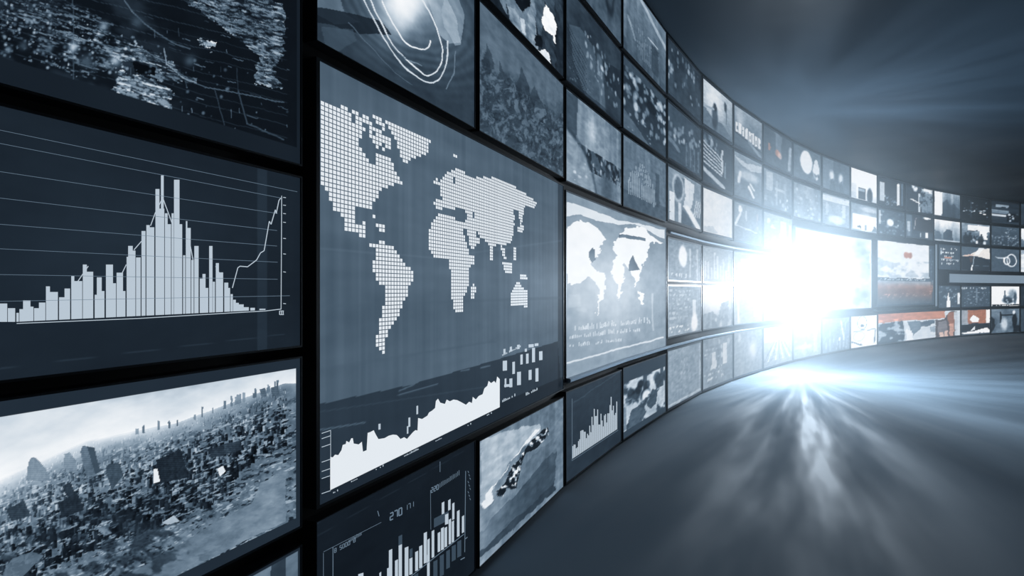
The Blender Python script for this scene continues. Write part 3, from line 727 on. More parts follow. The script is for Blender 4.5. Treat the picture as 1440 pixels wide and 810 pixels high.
# column with the trees
def paint_people(p):
    P = lambda s, g, a=1: p.ppoly([(640 + x / 6.233, y / 6.233) for x, y in pts(lambda a, b: (a, b), s)], g, a)
    p.fill(.22).noise(.14, 5, 3)
    P('440,-60 700,-60 700,200 640,260 640,380 560,300 470,180', .55); P('480,-60 660,-60 640,60 600,110 560,60', .12); P('640,60 700,160 730,450 640,360', .62)
    P('460,60 520,80 600,250 560,290 480,170', .66); P('690,-60 780,-60 770,330 730,300 700,160', .42); P('790,30 850,110 880,200 880,380 830,300 765,220 770,100', .99)
    P('770,260 860,300 880,600 780,440', .30); P('720,450 780,440 870,610 800,560', .9); P('560,150 600,170 620,320 580,290', .8); P('700,300 760,330 750,440 715,400', .12); P('380,-60 450,-60 450,140 420,110', .5)
    P('760,-60 880,-60 880,150 820,100', .38); P('100,-60 380,-60 470,200 560,310 620,370 890,640 890,700 700,520 150,0', .17)
    p.noise(.07, 26, 20)
screen(658, 784.5, R1, R2, paint_people, 'screen above the misty trees showing a close crowd of people, cut at the top', inset=.006, res=1.0, warp_px=5, grain=.14)
def paint_trees(p):
    ln_ = np.interp(p.PX, [662, 700, 740, 781], [48, 95, 120, 150])
    d = p.PY - ln_; p.g = .50 + .05 * (fbm(p.U, p.V, 3, 4, 2) - .5) - .03 * p.V
    f = fbm(p.PX / 5, p.PY / 9, 1, 1, 21, 5); f2 = fbm(p.PX / 22, p.PY / 26, 1, 1, 91, 3)
    dens = sm(-12, 22, d + 20 * (f2 - .5)) * .8
    p.mix(dens * sm(.36, .56, f), .27); p.mix(dens * sm(.55, .7, fbm(p.PX / 2.6, p.PY / 4, 1, 1, 33, 3)) * .6, .17); p.mix(dens * sm(.58, .75, fbm(p.PX / 2.6, p.PY / 4, 1, 1, 63, 3)) * .7, .52)
    for x0_, y0_, s_ in [(735, 92, 1.0), (684, 60, .8), (705, 82, .7), (752, 118, .8)]:
        p.ppoly([(x0_, y0_), (x0_ + 3 * s_, y0_ + 12 * s_), (x0_ + 8 * s_, y0_ + 26 * s_), (x0_ + 14 * s_, y0_ + 44 * s_), (x0_ - 10 * s_, y0_ + 38 * s_), (x0_ - 5 * s_, y0_ + 20 * s_), (x0_ - 2 * s_, y0_ + 10 * s_)], .24, .5)
    p.mix(sm(.86, 1, 1 - p.V) * .3, .5)
screen(658, 784.5, R2, MM - .012, paint_trees, 'screen showing misty grey trees right above the world map', inset=.006, res=1.0, warp_px=7, grain=.07)
def paint_road(p):
    P = lambda s, g, a=1: p.ppoly(pts(r8, s), g, a)
    p.g = .56 + .08 * (fbm(p.U, p.V, 3, 2, 2) - .5) * 2; p.vstreak(.09, 22)
    P('918,640 1090,420 1180,330 1367,120 1367,340 918,735', .36, .9); p.mix((p.U > 0) * (1 - sm(.0, .5, p.U)) * .5, .74)
    P('970,60 1280,-20 1290,10 1200,120 1110,210 1050,300 1030,400 1000,440 975,420', .78, .85); P('1000,120 1060,100 1050,200 1000,260', .78, .5); P('1260,10 1285,5 1180,140 1090,240 1045,310 1030,400 1000,438 980,420 1000,360 1080,260 1180,130', .96, .9)
    m = in_poly(p.PX, p.PY, pts(r8, '1300,5 1335,10 1330,50 1280,100 1215,150 1195,200 1160,325 1100,330 1080,370 1050,380 1045,345 1095,300 1110,240 1160,190 1210,130 1230,80'))
    f = fbm(p.PX / 4, p.PY / 4, 1, 1, 8, 3); p.mix(m * 1.0, .16 + .8 * (sm(.52, .75, f)) )
    P('1367,60 1240,160 1150,340 1367,200', .42, .35); P('918,735 1367,335 1367,300 918,700', .28, .7)
screen(658, 784.5, BB + .012, FF - .005, paint_road, 'tall pale screen at the floor with a dark rocky streak slanting across it', inset=.006, res=1.0, warp_px=5, grain=.08, gap=(GAP, GAP, .008, GAP))

# ------------------------------------------------------------------ columns three and four
def paint_wedge(p): p.grad(.42, .30).noise(.10, 3, 3); p.ring(.75, .55, .10, .3, .25, .15, .6).ring(.45, .7, .12, .2, .25, .48, .4).vstreak(.05, 20)
screen(784.5, 867.5, HT, R1, paint_wedge, 'topmost screen above the night street of lights, plain slate blue with soft curls', res=1.3)
def paint_night(p):
    p.grad(.30, .30).noise(.07, 4, 4); p.poly([(.05, .62), (.2, .72), (.45, .66), (.55, .3), (.6, 0), (.3, .0), (.1, .3)], .46, .7)
    for k in range(9): p.line(.02, .62 - k * .05, .32, .42 - k * .055, .006, .2, .7)
    p.line(.55, .6, .62, .0, .07, .6, .5); p.poly([(.62, .62), (1, .75), (1, .35), (.66, .4)], .2, .6)
    p.dots(30, .8, .008, .022, .3, .40, .75, .75, 2).dots(26, .75, .008, .02, .45, .2, .98, .6, 2).dots(22, .6, .006, .014, .03, .02, .5, .22, .8).rect(0, 0, 1, .05, .22, .5)
screen(784.5, 867.5, R1, R2, paint_night, 'screen showing a dim night street scattered with small lights, above the pale horizon screen', res=1.1)
def paint_horizon(p):
    p.grad(.58, .55).vstreak(.07, 26); p.ell(.42, .72, .06, .16, .88, .9, .9).ell(.4, .72, .3, .3, .72, .8, .5)
    p.poly([(0, 1), (.17, 1), (.17, .72), (.13, .4), (0, .6)], .33, .8); p.rect(.22, .30, 1, .50, .36, .8).patches(.22, .45, .6, 14, 8, v0=.24, v1=.5); p.dots(36, .8, .008, .02, .25, .22, .98, .52, 1.8)
    p.ell(.7, .12, .12, .22, .38, .6, .8); p.ell(-.05, -.12, .52, .68, .66, .05, .9).rect(0, 0, 0, 0, 0); p.ring(-.05, -.12, .55, .70, .04, .3, .6); p.dots(12, .85, .01, .03, .1, .05, .45, .3, .8)
screen(784.5, 867.5, R2, MM, paint_horizon, 'screen with pale sky, dark crowd band and curved white edge, above the glaring white map', res=1.1)
def paint_frost(p):
    p.grad(.40, .56).vstreak(.06, 26); p.line(.15, 1.06, 1.05, .72, .05, .74, .9).line(.03, 0.2, .03, 1, .05, .6, .6).line(.1, .5, .25, .3, .03, .66, .8)
    for k in range(12): p.rect(.3 + k * .035, .12, .307 + k * .035, .55 + .06 * math.sin(k), .62, .7)
    p.rect(.62, .1, .8, .52, .33, .8).line(.55, .55, .78, .56, .015, .8, .8)
screen(867.5, 931.5, HT, R1, paint_frost, 'screen at the ceiling with frosted panes and pale upright lines, above the bokeh dots', res=1.1)
def paint_bokeh(p):
    p.grad(.33, .24).noise(.05, 3, 3); p.rect(0, .88, 1, 1, .38, .8); p.dots(60, .82, .02, .045, 0, .55, 1, .88, 1.1).dots(30, .88, .02, .045, 0, .2, 1, .6, 1.5).ell(.62, .62, .14, .09, .2, .3)
    p.poly([(0, 0), (.6, 0), (0, .28)], .48, .8).dots(14, .7, .01, .02, 0, .05, .6, .3, 1)
screen(867.5, 931.5, R1, R2, paint_bokeh, 'dark screen full of large white bokeh dots beneath the frosted panes screen', res=1.1)
def paint_pins(p):
    p.grad(.50, .52).vstreak(.06, 18); p.rect(0, 0, 1, .24, .42, .9)
    for k in range(17): p.rect(.10 + k * .038, .20, .117 + k * .038, .35 + .4 * math.sin(math.pi * (k + 1) / 17) ** .8, .72, .8)
    p.rect(.72, .18, .83, .74, .36, .7).dots(1, .95, .02, .025, .64, .18, .68, .2)
screen(867.5, 931.5, R2, MM, paint_pins, 'pale screen with thin upright bars, above the right half of the glaring map', res=1.1)

def paint_whitemap(p):
    q = lambda s: pts(lambda x, y: (780 + x / 3.373, 280 + y / 3.373), s)
    p.grad(.68, .64).noise(.03, 8, 8)
    W = .97
    f = p.U * 0 + fbm(p.PX / 4, p.PY / 4, 1, 1, 3, 2)
    p.ppoly(q('45,-10 60,10 290,95 520,145 520,190 380,120 300,120 200,105 120,75 45,80'), .95, .85)
    for s_ in ['50,150 100,110 150,105 200,140 240,185 215,230 195,280 170,310 200,345 235,350 245,400 235,440 215,490 205,550 197,555 205,480 215,430 190,390 160,370 130,400 60,410 48,300',
               '280,200 320,170 340,140 420,130 450,170 515,210 450,205 440,280 420,310 400,360 380,430 370,370 350,330 330,300 325,380 318,430 305,480 295,400 270,360 275,290 300,270 275,240', '400,440 420,440 420,500 405,500']:
        p.mix(in_poly(p.PX + 2.2 * (f - .5) * 3, p.PY + 2.2 * (f - .5) * 3, q(s_)), W)
    p.ppoly(q('160,250 175,230 190,240 192,290 175,305 160,280'), .36); p.ppoly(q('305,165 430,185 430,200 305,180'), .35, .7); p.ppoly(q('350,340 400,335 370,265 355,300'), .36)
    for s_ in ['65,450 125,450 125,510 65,515', '105,515 155,520 150,540 105,530']:
        p.ppoly(q(s_), .75, .5)
    R = p.r
    for row, (ya, h_, n_) in enumerate([(615, 26, 46), (650, 20, 40), (690, 18, 30)]):
        for k in range(n_):
            x = 70 + k * 8.4; y = ya - (x - 70) * .10; hh = h_ * R.uniform(.4, 1.2)
            if R.random() < .75: p.ppoly(q(f'{x},{y + 10} {x + 5},{y + 10} {x + 5},{y + 10 - hh} {x},{y + 10 - hh}'), .88, .8)
    p.pline(q('45,780 200,740 350,700 515,655'), 1.6, .92, .9); p.pline(q('465,450 467,620'), 1.5, .8, .7)
    p.ell(.35, .5, .35, .25, .97, .9, .55)
root, d, org, dep = screen(784.5, 931.5, MM + .01, .478, paint_whitemap, 'glaring pale screen showing a solid white world map over rows of text', res=1.0, bez=M_SILVER, inset=.012, warp_px=2, grain=.04)
def paint_cbars(p):
    p.grad(.26, .30).noise(.03, 3, 4); p.line(.1, .86, .98, .99, .008, .45, .5)
root, d, org, dep = screen(784.5, 867.5, .484, FF, paint_cbars, 'screen at the floor under the glaring map with a jagged white bar chart', res=1.6, grain=.04, gap=(GAP, GAP, .02, .04))
fl = Flat(); R = random.Random(12)
for i in range(40):
    x = 796 + i * 1.62; u = i / 40
    hh = np.interp(u, [0, .08, .15, .22, .3, .38, .48, .58, .68, .75, .84, .9, .96, 1], [22, 18, 30, 36, 26, 30, 56, 42, 28, 32, 62, 40, 38, 44]) * R.uniform(.55, 1.08)
    b0 = 644 - (x - 796) * .64; fl.add([(x, b0), (x + 1.25, b0 - .8), (x + 1.25, b0 - hh), (x, b0 - hh)])
fl.build('chart_bars', G_LIGHT, root, org)
fl = Flat(); fl.line([(795.5, 646), (795.5, 560)], .6); fl.line([(795, 647), (862, 604)], .5); fl.build('chart_axes', G_MID, root, org)
def paint_group(p):
    p.grad(.78, .82).noise(.10, 4, 4); p.dots(7, .22, .07, .12, .1, .55, .95, .9, 1.2, .9, .3).poly([(.05, .0), (.15, .35), (.4, .4), (.5, .15), (.4, 0)], .38, .85).poly([(.5, .3), (.65, .6), (.8, .5), (.75, .2), (.6, .15)], .34, .85)
    p.rect(.42, .45, .52, 1, .25, .7).rect(.85, .55, .95, 1, .3, .8).ell(.5, .5, .1, .14, .9, .3).patches(.35, .5, .66, 5, 5); p.rect(0, 0, .05, .5, .6)
screen(867.5, 931.5, .478, FF, paint_group, 'screen at the floor beside the white bar chart showing a bright group of people', res=1.1, gap=(GAP, GAP, .02, .04), lit_border=(.02, .04, .07, .15), mg=.34)

# ------------------------------------------------------------------ the columns towards the glare and beyond: (x0, x1, top, bottom)
XJ = XB[4:18]
def colx(i): return XJ[i], XJ[i + 1]
def cells(i, top, bot, fn, lab, **k):
    k.setdefault('inset', .03 if i < 3 else .035); k.setdefault('gap', (.03, .03, .03, .03)); k.setdefault('bez', M_BEZEL2)
    x0, x1 = colx(i)
    g_ = (lambda p: (fn(p), punch(p))) if i >= 6 else fn
    return screen(x0, x1, top, bot, g_, lab, **k)
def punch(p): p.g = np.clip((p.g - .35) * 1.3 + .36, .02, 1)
rr1 = lambda i: {0: -1.575, 1: -1.590, 2: -1.590, 3: -1.570, 4: -1.562, 5: -1.545}.get(i, -1.52)
rr2 = lambda i: {0: -1.053, 1: -1.04, 2: -1.03, 3: -1.025, 4: -1.0, 5: -.995, 6: -.985}.get(i, -1.0)
top_row = [
 (lambda p: (p.grad(.36, .28).noise(.08, 4, 4).vstreak(.06, 14), p.dots(34, .8, .012, .03, 0, .2, 1, .95, 2.2), p.rect(.85, .1, .95, .8, .4, .4)), 'dark screen of streaked droplets under the ceiling, second left of the bright sky screen'),
 (lambda p: (p.grad(.55, .78), p.ell(.35, .68, .3, .4, .95, .8, .9), p.poly([(0, 0), (0, .45), (.3, .25), (.6, .3), (1, .1), (1, 0)], .5, .9), p.ell(.38, .32, .10, .30, .3, .3, .85), p.ell(.38, .55, .06, .09, .25, .2), p.ell(.75, .75, .05, .12, .3, .3), p.rect(.77, .35, .8, .72, .42, .8), p.line(0, .4, .35, .5, .03, .7)), 'bright sky screen under the ceiling with a dark standing figure and a street lamp'),
 (lambda p: (p.grad(.42, .66).noise(.08, 3, 3), p.ell(.18, .72, .12, .3, .85, .8, .7), [p.rect(.04 + k * .115, .36 - k * .018, .125 + k * .115, .60 - k * .012 + .03 * (k % 2), .95, .95) for k in range(8)], [p.rect(.07 + k * .115, .42 - k * .018, .10 + k * .115, .50 - k * .012, .35, .8) for k in range(0, 8, 2)], p.line(0, .34, 1, .16, .02, .25), p.line(.5, .28, .95, .02, .06, .75, .7)), 'screen under the ceiling with a row of blocky white capitals on a slope'),
 (lambda p: (p.grad(.44, .40).vstreak(.05, 8), p.poly([(.38, 1), (.62, .95), (.60, .35), (.42, .5)], .62, .6), p.line(.95, .75, .9, .1, .07, .85, .7), p.rect(.14, .38, .22, .58, .6, .7, .95), p.ell(.47, .42, .09, .1, .62, .3, .8, .95), p.ell(.55, .38, .07, .09, .8, .3, .8, .4)), 'hazy screen under the ceiling with small red marks and a pale light beam'),
 (lambda p: (p.grad(.50, .46).noise(.04, 4, 4), p.ell(.45, .58, .22, .36, .96, .08), p.ell(.82, .42, .13, .30, .92, .1), p.ell(.82, .68, .07, .1, .9, .1), p.rect(.68, .12, .8, .3, .6, .6), p.dots(6, .4, .02, .04, .75, .1, .95, .35)), 'hazy screen under the ceiling with a large white disc beside a small white figure'),
 (lambda p: (p.grad(.46, .44).vstreak(.05, 6), p.rect(0, 0, .38, 1, .62, .5), p.ell(.33, .48, .08, .16, .92, .6), p.ell(.66, .46, .08, .16, .9, .6), p.poly([(.3, .35), (.25, 0), (.5, 0), (.38, .4)], .34, .6), p.poly([(.64, .35), (.6, 0), (.8, 0), (.7, .4)], .36, .6)), 'screen under the ceiling with two small spots of light, left of the white room'),
 (lambda p: (p.grad(.80, .98).hgrad(0, -.08), p.ell(.5, .6, .5, .4, 1, .8), p.rect(.25, .02, .55, .42, .16, .9), p.rect(.28, .3, .5, .38, .7, .8), p.ell(.72, .2, .11, .28, .2, .3), p.rect(0, 0, .2, .5, .6, .5)), 'white room screen under the ceiling with a dark box and vase shape'),
 (lambda p: (p.grad(.16, .22).noise(.08, 5, 5), p.rect(.05, .15, .22, .82, .85, .8), p.rect(.70, .1, .82, .85, .9, .85), p.ell(.76, .86, .05, .06, .95), p.dots(40, .75, .015, .03, .2, .02, .7, .4, 1), p.rect(.88, .1, .94, .95, .55, .7)), 'dark stage screen under the ceiling with white columns and a speckled crowd'),
 (lambda p: (p.grad(.22, .30).noise(.08, 4, 4), p.rect(.45, .8, 1, .98, .95, .8), p.poly([(.5, 0), (.5, .9), (1, .85), (1, .05)], .6, .8), p.patches(.2, .5, .62, 8, 5, a=.8), p.rect(.45, 0, .5, .75, .85, .8), p.line(.18, .45, .5, .35, .03, .85), p.dots(6, .9, .03, .05, .18, .8, .4, .98)), 'screen under the ceiling with a street view split by a white post'),
 (lambda p: (p.grad(.36, .62).vstreak(.16, 9), p.rect(0, 0, .3, 1, .93, .9), p.poly([(.28, 0), (.3, .55), (.5, .75), (.6, .5), (.75, .6), (1, .35), (1, 0)], .3, .6)), 'screen under the ceiling with a broad white left strip and blurred pale towers'),
 (lambda p: (p.fill(.07), p.dots(16, .7, .015, .035, .05, .2, .95, .9, .8), [p.line(.05 + .1 * k, .35 + .04 * (k % 3), .15 + .1 * k, .38 + .05 * (k % 2), .016, .75, .8) for k in range(8)], p.rect(.3, .1, .34, .8, .4, .7), p.line(.65, .35, .85, .32, .02, .85), p.line(.65, .42, .85, .5, .02, .7)), 'nearly black screen under the ceiling with white scribbled marks'),
 (lambda p: (p.grad(.28, .22), p.rect(.15, .75, .6, .85, .62, .9), p.rect(0, .45, .6, .62, .6, .8), p.rect(0, .33, .5, .4, .78, .9), p.rect(.55, .1, 1, .5, .1, .9), p.dots(7, .95, .02, .045, .6, .15, .95, .5, 1.2), p.hstreak(.08, 12)), 'dark screen under the ceiling with blurred horizontal streaks and white lights'),
 (lambda p: (p.grad(.26, .32), p.rect(.2, .5, .5, .95, .75, .8), p.noise(.06, 5, 5)), 'screen under the ceiling cut by the right edge of the view'),
]
for i, (f, lab) in enumerate(top_row): cells(i, HT, rr1(i), f, lab)
row2 = [
 (lambda p: (p.grad(.40, .36).noise(.05, 3, 3), p.dots(28, .85, .02, .045, 0, .42, 1, .85, 1.6), [p.rect(.5 + .13 * k, .05, .54 + .13 * k, .5, .65, .5) for k in range(4)], p.line(0, .38, .3, .25, .05, .62, .7)), 'second row screen of pale drops and bubbles, above the person with a raised hand'),
 (lambda p: (p.grad(.36, .34).noise(.05, 3, 5), [p.line(0, .82 - k * .085, .62, .62 - k * .07, .022, .88, .85) for k in range(6)], p.dots(14, .8, .02, .04, .05, .75, .5, .98), p.line(0, .25, .7, .02, .06, .85, .9), p.rect(.6, .3, .66, .85, .9, .8), p.rect(.72, .25, .76, .6, .7, .7)), 'second row screen with slanting white stripes like a waving flag'),
 (lambda p: (p.grad(.50, .62).noise(.06, 4, 4), p.poly([(.0, .9), (.25, .75), (.6, .7), (1, .8), (1, .95), (.4, .85)], .85, .8), p.ell(.5, .35, .28, .2, .48, .3, .9), p.ell(.5, .55, .35, .12, .85, .5, .8), p.line(.5, .3, .68, .1, .05, .95), p.line(.15, .35, .2, .55, .06, .9), p.line(.55, .38, .7, .28, .04, .9)), 'second row screen like a face with bright curved shapes, beneath the white capitals'),
 (lambda p: (p.grad(.50, .54).noise(.10, 5, 4), p.rect(.08, .45, .3, .95, .85, .6), p.rect(.4, .1, .46, .8, .78, .6), p.rect(.38, .52, .75, .6, .85, .6), p.rect(.7, 0, .78, .8, .72, .5), p.dots(12, .9, .02, .04, 0, .0, 1, .4)), 'hazy second row screen of pale blocks beneath the red marks'),
 (lambda p: (p.grad(.58, .56).noise(.16, 6, 5), p.dots(22, .9, .02, .06, 0, .05, 1, .9, .8)), 'hazy second row screen of white flecks beneath the large disc'),
 (lambda p: (p.grad(.58, .66).noise(.10, 5, 4), p.rect(.0, .78, 1, .95, .92, .8), p.rect(.1, .3, .2, .7, .8, .7), p.rect(.7, .3, .85, .75, .9, .7), p.ell(.5, .2, .3, .14, .88, .4)), 'second row screen with a pale arch, directly below the two small spots of light'),
 (lambda p: (p.grad(.62, .55), p.rect(.05, .05, 1, .62, .96, 1), p.ell(.55, .3, .3, .35, .88, .4, .8), p.rect(.25, .1, .38, .2, .3), p.rect(.52, .05, .58, .25, .5, .8), p.poly([(.8, .05), (.9, .25), (1, .2), (1, .05)], .5), p.ell(.7, .85, .35, .1, .75, .4, .8)), 'second row white screen with tiny dark marks, beneath the bright room screen'),
 (lambda p: (p.grad(.34, .36).noise(.14, 7, 6), p.ell(.45, .5, .13, .15, .92, .3), p.dots(26, .75, .02, .05, 0, 0, 1, .95, 1), p.rect(.02, .4, .1, .95, .85, .7)), 'second row screen with a white blot amid a busy grey crowd'),
 (lambda p: (p.grad(.34, .24), p.rect(0, 0, .22, 1, .5, .7), p.rect(.04, .05, .14, .7, .8, .7), p.rect(.3, .35, 1, .9, .22, .9, .25), p.rect(.0, 0, 1, .28, .34, .5), p.rect(.5, .08, .56, .25, .7), p.rect(.72, .05, .82, .32, .88), p.line(.3, .4, .36, .9, .02, .6), p.ell(.78, .96, .14, .05, .9)), 'second row dark screen with two small white shapes along its foot'),
 (lambda p: (p.grad(.5, .85).vstreak(.12, 7), p.poly([(.35, 0), (.35, .4), (.5, .6), (.7, .55), (.72, 0)], .3, .8), p.poly([(0, 0), (0, .5), (.25, .4), (.3, 0)], .38, .7), p.rect(0, .0, 1, .07, .75, .8)), 'second row screen of pale sky with blurred dark city blocks'),
 (lambda p: (p.grad(.30, .6).noise(.14, 6, 5), p.rect(.2, .65, 1, .95, .9, .8), p.rect(.62, .25, .9, .65, .98), p.people(5, .0, .5, .14, .05, .8, .85), p.line(.2, .6, .55, .68, .02, .1), p.dots(6, .95, .02, .05, .1, .05, .9, .3, 2)), 'second row screen with dark standing silhouettes and a bright window'),
 (lambda p: (p.grad(.30, .38), p.dots(60, .68, .012, .035, 0, .02, 1, .5, 1), p.dots(30, .75, .012, .03, .5, .4, .9, .95, 1)), 'second row grey screen with a pale speckled mound'),
 (lambda p: (p.grad(.4, .7).noise(.1, 4, 4), p.rect(0, .4, .5, .95, .92, .7)), 'second row screen cut by the right edge of the view'),
]
GLARE_WASH2 = {2: .08, 3: .15, 4: .18, 5: .12}
def glare_washed(f, k): return lambda p: (f(p), p.lift(k))  # whitens pictures near the glare, its haze painted into their colour
for i, (f, lab) in enumerate(row2): cells(i, rr1(i), rr2(i), glare_washed(f, GLARE_WASH2.get(i, 0)), lab)
row3 = {
 0: (lambda p: (p.grad(.55, .62).noise(.06, 4, 4), p.poly([(.25, .95), (.45, .9), (.42, .5), (.3, .4), (.15, .6)], .42, .9), p.ring(.28, .68, .15, .25, .14, .78), p.poly([(.45, .95), (.78, .92), (.72, .5), (.6, .25), (.42, .35), (.5, .6)], .90, .9), p.line(.55, .35, .92, .02, .09, .95), p.rect(.05, .0, .18, .55, .92, .9), p.rect(.28, 0, .36, .4, .9, .8), [p.line(.75 + k * .06, .25, .85 + k * .06, .6, .018, .85) for k in range(4)], p.poly([(.35, 0), (.4, .3), (.7, .1), (.75, 0)], .42, .8)), 'third row screen showing a person holding up an open hand'),
 1: (lambda p: (p.grad(.92, .90).noise(.05, 5, 4), p.poly([(0, .0), (0, .12), (.3, .18), (.5, .02)], .7, .6)), 'almost plain white third row screen right of the raised hand'),
 2: (lambda p: (p.grad(.55, .52), p.line(.05, .45, .2, .72, .05, .9), p.ell(.2, .85, .07, .1, .92), p.rect(.38, .55, .44, .85, .8, .8), p.line(0, .4, .8, .3, .03, .8), p.rect(.78, .35, .84, .85, .7, .5, .3)), 'third row hazy screen with a small leaning white figure'),
 3: (lambda p: (p.grad(.62, .60), p.ell(.15, .78, .05, .08, .85), p.poly([(.2, .6), (.3, .72), (.4, .58)], .85), p.rect(.55, .3, .8, .85, .9, .7), p.rect(.9, .2, 1, .8, .9, .7)), 'third row hazy screen at the left edge of the glare, with pale blocks'),
}
for i, (f, lab) in row3.items(): cells(i, rr2(i), {0: -.535, 1: -.53, 2: -.52, 3: -.50}[i], glare_washed(f, (.05, .2, .22, .3)[i]), lab, gap=(.03, .03, .05, .03))
mid = {
 (0, 0): (lambda p: (p.grad(.56, .50).noise(.04, 4, 4), p.ell(.42, .62, .12, .28, .95, .2), p.rect(.62, .1, .66, .85, .78, .7), p.rect(.84, 0, .9, .9, .8, .6), p.text(.0, .02, .6, .2, 1, .85), p.dots(6, .8, .02, .04, .68, .4, .85, .8)), 'upper middle screen with a white oval above a line of text'),
 (0, 1): (lambda p: (p.grad(.60, .55).noise(.05, 8, 8), p.text(.05, .3, .75, .95, 7, .78, .7), p.text(.05, .02, .7, .2, 2, .9), p.rect(.72, .3, .82, .7, .9, .8), p.ell(.78, .2, .1, .2, .96, .3)), 'lower middle screen of faint text lines, under the white oval'),
 (1, 0): (lambda p: (p.grad(.66, .60), p.bars(9, .86, .05, .1, .95, .2, .8, .45, a=.7)), 'upper middle screen of washed pale columns right of the oval'),
 (1, 1): (lambda p: (p.grad(.60, .86), p.ell(.45, .75, .5, .35, .97, .5), p.poly([(0, 0), (0, .35), (.3, .4), (.5, .25), (.6, .6), (.85, .65), (.85, 0)], .52, .8), p.dots(8, .9, .03, .05, .2, .0, 1, .3, 1.6)), 'lower middle screen with a white burst over a grey ridge'),
 (2, 0): (lambda p: (p.grad(.72, .68), p.poly([(.2, .8), (.6, .85), (.8, .6), (.3, .5)], .88, .8), p.rect(.1, .1, .25, .7, .86, .7), p.rect(.75, .1, .88, .8, .86, .7)), 'upper middle screen with faint pale forms just left of the glare'),
 (2, 1): (lambda p: (p.grad(.72, .76), p.line(.1, .9, .55, .95, .06, .98), p.line(.12, .9, .16, .05, .05, .98), p.rect(.7, .15, .8, .8, .95, .8)), 'lower middle screen with a white bent line just left of the glare'),
 (3, 0): (lambda p: (p.grad(.84, .80), p.text(.1, .2, .9, .8, 4, .95)), 'upper middle screen lost in the glare'),
 (3, 1): (lambda p: (p.grad(.80, .86), p.rect(.2, .2, .8, .6, .95, .5)), 'lower middle screen lost in the glare'),
}
for (i, j), (f, lab) in mid.items():
    cells(i, (-.455, -.065)[j], (-.065, .40)[j], glare_washed(f, (.30, .33, .35, .35)[i]), lab, gap=(.03, .03, .02, .02), inset=.02, bez=M_BEZEL2)
BT = [.455, .44, .43, .42, .41, .40, .395, .39, .39, .388, .385, .39, .39]
bot = {
 0: (lambda p: (p.grad(.56, .60).vstreak(.04, 14), p.rect(.02, .02, .98, .06, .75, .8), p.rect(.93, .02, .97, .98, .74, .8), p.text(.35, .45, .6, .8, 3, .75, .6)), 'blank frosted screen with a pale rim, bottom row under the faint text lines'),
 1: (lambda p: (p.grad(.54, .56).noise(.05, 4, 4), p.dots(4, .95, .03, .05, .5, .6, .98, .95, 1.6), p.rect(.28, .35, .42, .7, .9, .8), p.rect(.66, .4, .8, .85, .92, .8), p.text(.05, .1, .8, .4, 3, .8), p.text(.05, .55, .6, .8, 3, .75, .6)), 'bottom row screen of white letters and pale blocks beside the blank frosted one'),
 2: (lambda p: (p.grad(.58, .64).noise(.03, 3, 3), p.ell(.65, .55, .14, .18, .88, .8), p.dots(2, .95, .03, .05, .1, .7, .3, .9)), 'bottom row hazy screen with one soft round light'),
 3: (lambda p: (p.grad(.60, .92), p.rect(0, .6, 1, 1, .97, .9), [p.poly([(.5 + (k - 4) * .035, .62), (.5 + (k - 4) * .035 + .02, .62), (.5 + (k - 4) * .13 + .05, .12), (.5 + (k - 4) * .13 - .0, .12)], .95 if k % 2 else .5, .9) for k in range(9)], p.rect(0, 0, 1, .1, .62)), 'bottom row bright screen with rays of city streets running to a white sky'),
 4: (lambda p: (p.grad(.56, .58).noise(.06, 4, 4), p.rect(.72, .1, .86, .85, .8, .7), p.dots(8, .88, .03, .06, 0, .05, .7, .4), p.ell(.35, .3, .3, .06, .8, .4)), 'bottom row hazy grey screen right under the glare'),
 5: (lambda p: (p.grad(.48, .46).vstreak(.03, 10), p.rect(0, .85, 1, 1, .6, .6), [p.line(.15 + k * .12, .05, .1 + k * .14 + .04 * (k % 2), .45 + .2 * (k % 3), .014, .72, .8) for k in range(7)], p.line(.68, .9, .78, .3, .03, .88), p.ell(.62, .35, .04, .06, .95)), 'bottom row grey screen with thin reed-like lines, left of the white figure'),
 6: (lambda p: (p.grad(.88, .84).noise(.06, 5, 4), p.ell(.42, .78, .17, .2, .97, .1), p.ell(.42, .68, .07, .04, .35), p.ring(.42, .78, .18, .21, .07, .45, .8), p.poly([(.6, .55), (.75, .85), (1, .8), (.98, .4), (.65, .35)], .97), p.line(.6, .5, .95, .55, .02, .5), p.line(0, .2, .4, .06, .03, .35), p.line(.9, .1, .95, .5, .03, .45), p.line(.1, .5, .5, .55, .02, .55), p.ell(.3, .35, .2, .15, .93, .3), p.ring(.3, .35, .2, .15, .1, .6, .7)), 'bottom row screen with a round-headed white toy-like figure'),
}
for i, (f, lab) in bot.items(): cells(i, BT[i], FF, glare_washed(f, (.22, .28, .32, .3, .3, .22, .05)[i]), lab, gap=(.02, .02, .02, .03), inset=.03)

